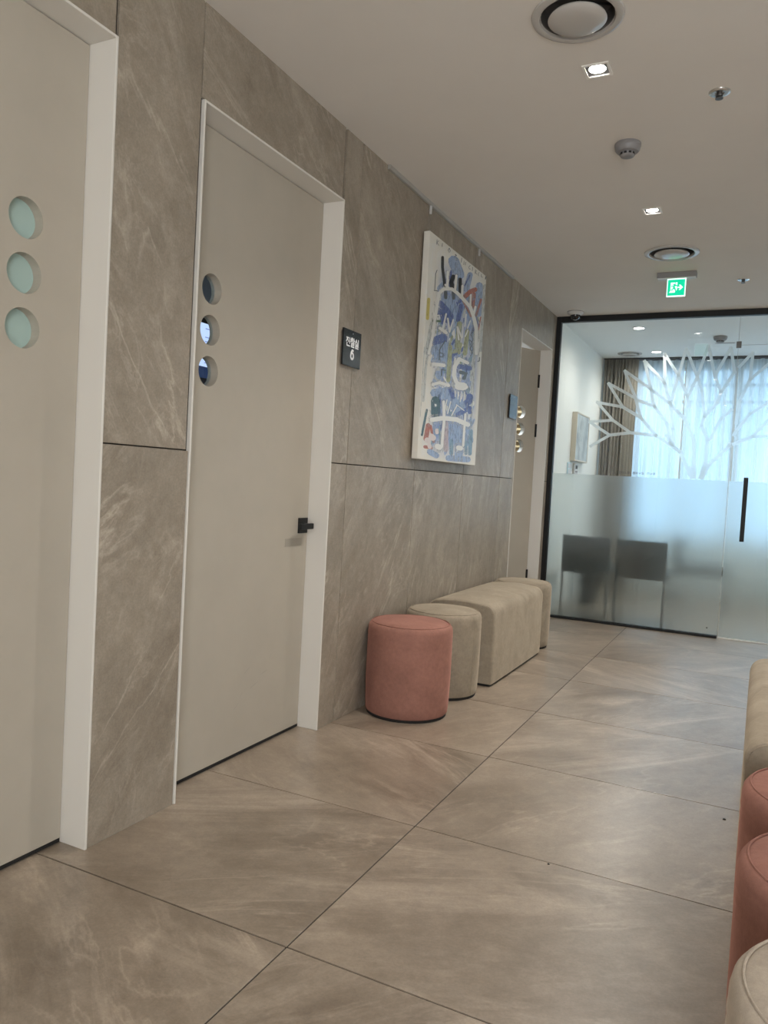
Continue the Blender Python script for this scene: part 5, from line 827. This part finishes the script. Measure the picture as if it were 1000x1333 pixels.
SIGN = plain('gloss_black_acrylic', (0.012, 0.014, 0.016), .16, spec=.35)
SIGNW = plain('sign_white', (0.86, 0.87, 0.88), .6)
def room_sign(label, ya, yb, z0, z1, digit):
    d = thing('room_sign', label, 'sign', (0.0, (ya + yb)/2, (z0 + z1)/2), group='black room number signs')
    hw, hh = (yb - ya)/2, (z1 - z0)/2
    obj('spacer', bx(.0005, .006, -hw + .012, hw - .012, -hh + .012, hh - .012), BLACK, d)
    obj('plate', bx(.006, .014, -hw, hw, -hh, hh), SIGN, d, bevel=.0008)
    obj('screw', lathe(nb(), [(0, 0), (.003, 0), (.003, .0015), (0, .0015)], n=12), CHROME, d).matrix_local = Matrix.Translation((.014, 0, hh - .014)) @ Matrix.Rotation(PI/2, 4, 'Y')
    if not digit: return d
    bm = nb(); cnt = [0]
    def st(pts, wd):
        for (a, b), (c_, e) in zip(pts, pts[1:]):
            v = Vector((0, c_ - a, e - b)); v.normalize(); s = Vector((0, -v.z, v.y))*wd/2
            cnt[0] += 1; xo = .0141 + cnt[0]*.00003
            A = Vector((xo, a, b)) - v*wd*.3; B = Vector((xo, c_, e)) + v*wd*.3
            q = [A - s, B - s, B + s, A + s]
            vs = [bm.verts.new(p) for p in q] + [bm.verts.new(p + Vector((.0006, 0, 0))) for p in q]
            for f in ((3,2,1,0),(4,5,6,7),(0,1,5,4),(1,2,6,5),(2,3,7,6),(3,0,4,7)): bm.faces.new([vs[i] for i in f])
    # three syllable blocks (examination room)
    cw = hw*.46; zc = hh*.32; wdt = hw*.072
    def sy(x, z): return (cx + x*cw*.5, zc + z*cw*.5)
    for k, cx in enumerate((-cw*1.06, 0, cw*1.06)):
        if k == 0:
            for s in ([(-.85,.9),(.15,.9)], [(-.35,.9),(-.9,.0)], [(-.35,.6),(.2,.0)], [(.7,1.0),(.7,-.35)], [(-.6,-.3),(-.6,-.95),(.8,-.95)]): st([sy(*p) for p in s], wdt)
        elif k == 1:
            for s in ([(-.6,1.05),(.0,1.05)], [(-.85,.75),(.2,.75)], [(-.3,.75),(-.85,.15)], [(-.3,.5),(.2,.15)], [(.6,1.1),(.6,.05)], [(.6,.6),(.95,.6)], [(-.6,-.15),(.7,-.15),(.7,-.52),(-.6,-.52),(-.6,-.95),(.8,-.95)]): st([sy(*p) for p in s], wdt)
        else:
            for s in ([(-.25,1.05),(-.85,.1)], [(-.25,.7),(.25,.1)], [(.7,1.1),(.7,.05)], [(-.6,-.15),(.7,-.15),(.7,-.52),(-.6,-.52),(-.6,-.95),(.8,-.95)]): st([sy(*p) for p in s], wdt)
    z0_ = -hh*.36; r = hw*.17
    if digit == '6':
        st([(r*math.cos(a)*.9, z0_ - r*.25 + r*math.sin(a)) for a in [2*PI*i/14 for i in range(15)]], hw*.11)
        st([(-r*.9, z0_ - r*.2), (-r*.75, z0_ + r*.8), (-r*.1, z0_ + r*1.6), (r*.6, z0_ + r*1.5)], hw*.11)
    obj('lettering', bm, SIGNW, d)
room_sign('black acrylic exam room sign with white number six', 2.917, 3.077, 1.600, 1.758, '6')
room_sign('acrylic room sign reflecting the daylight beside the half open door', 5.372, 5.550, 1.605, 1.775, None)

# ------------------------------------------------------------------ ottomans
def round_ottoman(label, x, y, R, h, mat, seed=0):
    d = thing('round_ottoman', label, 'ottoman', (x, y, 0), group='round suede ottomans'); rr = random.Random(seed)
    obj('base', lathe(nb(), [(0, 0), (R - .012, 0), (R - .010, .014), (0, .014)], n=48), BLACKRUB, d)
    prof = [(0, .014), (R - .010, .014), (R - .006, .020), (R - .003, .06), (R, .16), (R, h - .11), (R - .0012, h - .092), (R + .0005, h - .084), (R - .0014, h - .068), (R + .0004, h - .058), (R - .0008, h - .045), (R - .001, h - .030), (R - .004, h - .016), (R - .011, h - .006), (R - .017, h - .003)]
    top = [(R - .020, h - .0035), (R - .028, h + .001), (R*.7, h + .006), (R*.35, h + .009), (0, h + .010)]
    o = obj('upholstery', lathe(nb(), prof + top, n=72), mat, d, smooth=True)
    rp = R - .0185; obj('piping', tube(nb(), [(rp*math.cos(2*PI*k/64), rp*math.sin(2*PI*k/64), h - .0012) for k in range(64)], .0022, 6, True), mat, d, smooth=True)
    sm = obj('side_seam', bx(-.0006, .0006, -.001, .001, .02, h - .03), mat, d); a = rr.uniform(0, 6.28)
    sm.location = ((R + .0002)*math.cos(a), (R + .0002)*math.sin(a), 0); sm.rotation_euler = (0, 0, a)
    return d
def bench(label, x0, x1, y0, y1, h, mat):
    d = thing('bench_ottoman', label, 'bench', ((x0 + x1)/2, (y0 + y1)/2, 0), group='long suede bench ottomans')
    hx, hy = (x1 - x0)/2, (y1 - y0)/2
    obj('base', bx(-hx + .010, hx - .010, -hy + .010, hy - .010, 0, .013), BLACKRUB, d)
    r = .060
    def sect(ins):
        a = hx - ins; t_ = h - ins; rr_ = max(.01, r - ins*.3); P = [(-a, .014), (a, .014), (a, .03)]
        for k in range(9):
            q = k/8*PI/2; P.append((a - rr_ + rr_*math.cos(q), t_ - rr_ + rr_*math.sin(q)))
        for k in range(5): P.append((a - rr_ - (2*(a - rr_))*(k + 1)/6, t_ + .010*math.sin(PI*(k + 1)/6)))
        for k in range(9):
            q = PI/2 + k/8*PI/2; P.append((-a + rr_ + rr_*math.cos(q), t_ - rr_ + rr_*math.sin(q)))
        P.append((-a, .03)); return P
    bm = nb(); rings = []
    for yy, ins in ((-hy, .012), (-hy + .002, .005), (-hy + .010, .001), (-hy + .03, 0), (-hy*.4, -.001), (hy*.4, -.001), (hy - .03, 0), (hy - .010, .001), (hy - .002, .005), (hy, .012)):
        rings.append([bm.verts.new((px, yy, pz)) for px, pz in sect(ins)])
    for a, b in zip(rings, rings[1:]):
        for i in range(len(a)): j = (i + 1) % len(a); bm.faces.new((a[i], a[j], b[j], b[i]))
    bm.faces.new(rings[0]); bm.faces.new(rings[-1][::-1]); bmesh.ops.recalc_face_normals(bm, faces=bm.faces)
    obj('upholstery', bm, mat, d, smooth=True)
    for s in (-1, 1):
        pts = [(px, s*(hy - .001), pz) for px, pz in sect(.010)[2:-1]]
        obj('piping', tube(nb(), pts, .0022, 6), mat, d, smooth=True)
    return d
round_ottoman('dusty pink round ottoman against the stone wall', .207, 3.375, .204, .437, PINK, 1)
round_ottoman('beige round ottoman between the pink one and the long bench', .205, 3.815, .200, .440, BEIGE, 2)
bench('long beige bench ottoman against the stone wall', .012, .412, 4.050, 5.095, .452, BEIGE)
round_ottoman('beige round ottoman at the far end of the wall row', .208, 5.315, .200, .450, BEIGE, 3)
RX = 1.682
round_ottoman('cream round ottoman nearest at the lower right corner', RX + .206, 1.205, .205, .440, CREAM, 4)
round_ottoman('pink round ottoman next to the cream one on the right', RX + .206, 1.625, .205, .440, PINK, 5)
round_ottoman('pink round ottoman next to the bench on the right', RX + .206, 2.045, .205, .440, PINK, 6)
bench('long beige bench ottoman at the right edge of view', RX + .002, RX + .402, 2.350, 3.600, .452, BEIGE)

# ------------------------------------------------------------------ things in the room behind the glass
CHF = plain('slate_fabric', (0.022, 0.030, 0.031), .8, var=.1, vscale=80)
def chair(label, x, y, rz):
    d = thing('waiting_chair', label, 'chair', (x, y, 0), rz, 'slate waiting chairs')
    # local: back at -y, seat towards +y
    V, Fc = [], []; n = 10
    bm = nb(); rows = []
    for th in (0, .03):
        for z in (.392, .715):
            rows.append([bm.verts.new((-.205 + .41*i/n, -.22 + th - .028*math.cos(PI*(i/n - .5)) + .02*(.715 - z), z)) for i in range(n + 1)])
    for i in range(n):
        bm.faces.new((rows[0][i], rows[0][i+1], rows[1][i+1], rows[1][i])); bm.faces.new((rows[2][i+1], rows[2][i], rows[3][i], rows[3][i+1]))
        bm.faces.new((rows[1][i], rows[1][i+1], rows[3][i+1], rows[3][i])); bm.faces.new((rows[0][i+1], rows[0][i], rows[2][i], rows[2][i+1]))
    for e in (0, n): bm.faces.new((rows[0][e], rows[1][e], rows[3][e], rows[2][e]))
    bmesh.ops.recalc_face_normals(bm, faces=bm.faces)
    obj('backrest', bm, CHF, d, bevel=.008)
    obj('seat', bx(-.205, .205, -.19, .25, .40, .445), CHF, d, bevel=.012)
    obj('seat_frame', bx(-.20, .20, -.18, .24, .385, .40), STEELD, d)
    for sx in (-1, 1):
        obj('leg', tube(nb(), [(sx*.195, -.20, .0), (sx*.195, -.19, .40), (sx*.195, -.21, .42)], .009, 10), STEELD, d, smooth=True)
        obj('leg', tube(nb(), [(sx*.195, .235, 0), (sx*.195, .225, .385)], .009, 10), STEELD, d, smooth=True)
    return d
chair('slate waiting chair behind frosted glass nearest the black frame', .335, 7.01, 0)
chair('slate waiting chair behind frosted glass, right of the other', .800, 7.01, 0)
chair('slate waiting chair turned sideways, farther behind the frosted glass', 1.20, 7.95, -PI/2)
bn = thing('waste_bin', 'dark waste bin blurred behind the frosted glass under the chairs', 'bin', (.205, 7.62, 0))
obj('body', lathe(nb(), [(0, 0), (.085, 0), (.105, .33), (.108, .335), (.100, .335), (.080, .02), (0, .02)], n=32), BLACKRUB, bn, smooth=True)
obj('rim', tube(nb(), [(.106*math.cos(2*PI*k/32), .106*math.sin(2*PI*k/32), .335) for k in range(32)], .005, 6, True), BLACK, bn, smooth=True)
fp = thing('framed_picture', 'small wood framed glossy picture on the white wall behind the glass', 'picture', (0, 7.72, 1.625))
bm = nb(); WF = plain('pale_frame_wood', (.55, .49, .40), .45)
for q in ((-.29, -.275, -.235, .235), (.275, .29, -.235, .235), (-.275, .275, -.235, -.22), (-.275, .275, .22, .235)): box(bm, .001, .05, *q)
obj('frame', bm, WF, fp, bevel=.002)
obj('print', bx(.001, .046, -.275, .275, -.22, .22), plain('print_and_reflection', (.62, .70, .74), .05, var=.25, vscale=6), fp)  # daylight reflected in the picture front is put into this pale blue
sw_ = thing('light_switch', 'pale blue light switch plate below the framed picture', 'switch', (0, 7.41, 1.312))
obj('plate', bx(.0005, .010, -.075, .075, -.06, .06), plain('switch_blue', (.55, .72, .80), .3), sw_, bevel=.003)
for s in (-1, 1): obj('rocker', bx(.010, .014, -.06, .06, s*.027 - .022, s*.027 + .022), PLAST, sw_, bevel=.002)
th_ = thing('thermostat', 'small grey thermostat beside the light switch', 'thermostat', (0, 7.66, 1.318))
obj('body', bx(.0005, .022, -.07, .07, -.055, .055), PLAST, th_, bevel=.004)
obj('display', bx(.022, .0225, -.045, .045, .0, .035), plain('lcd', (.08, .09, .09), .2), th_)
obj('button', bx(.022, .025, -.04, -.01, -.035, -.018), PLASTG, th_); obj('button', bx(.022, .025, .01, .04, -.035, -.018), PLASTG, th_)
# specks of grit on the floor
GR = plain('grit_dark', (.02, .018, .016), .9)
for i, (x, y, r) in enumerate(((1.639, 2.901, .006), (1.186, 2.250, .004))):
    o = obj('floor_speck', lathe(nb(), [(0, 0), (r, .0002), (r*.7, r*.5), (0, r*.6)], n=7), GR)
    tag(o, ['dark crumb on the floor near the right hand ottomans', 'tiny dark crumb on the middle floor tile joint'][i], 'crumb'); o.location = (x, y, .0)
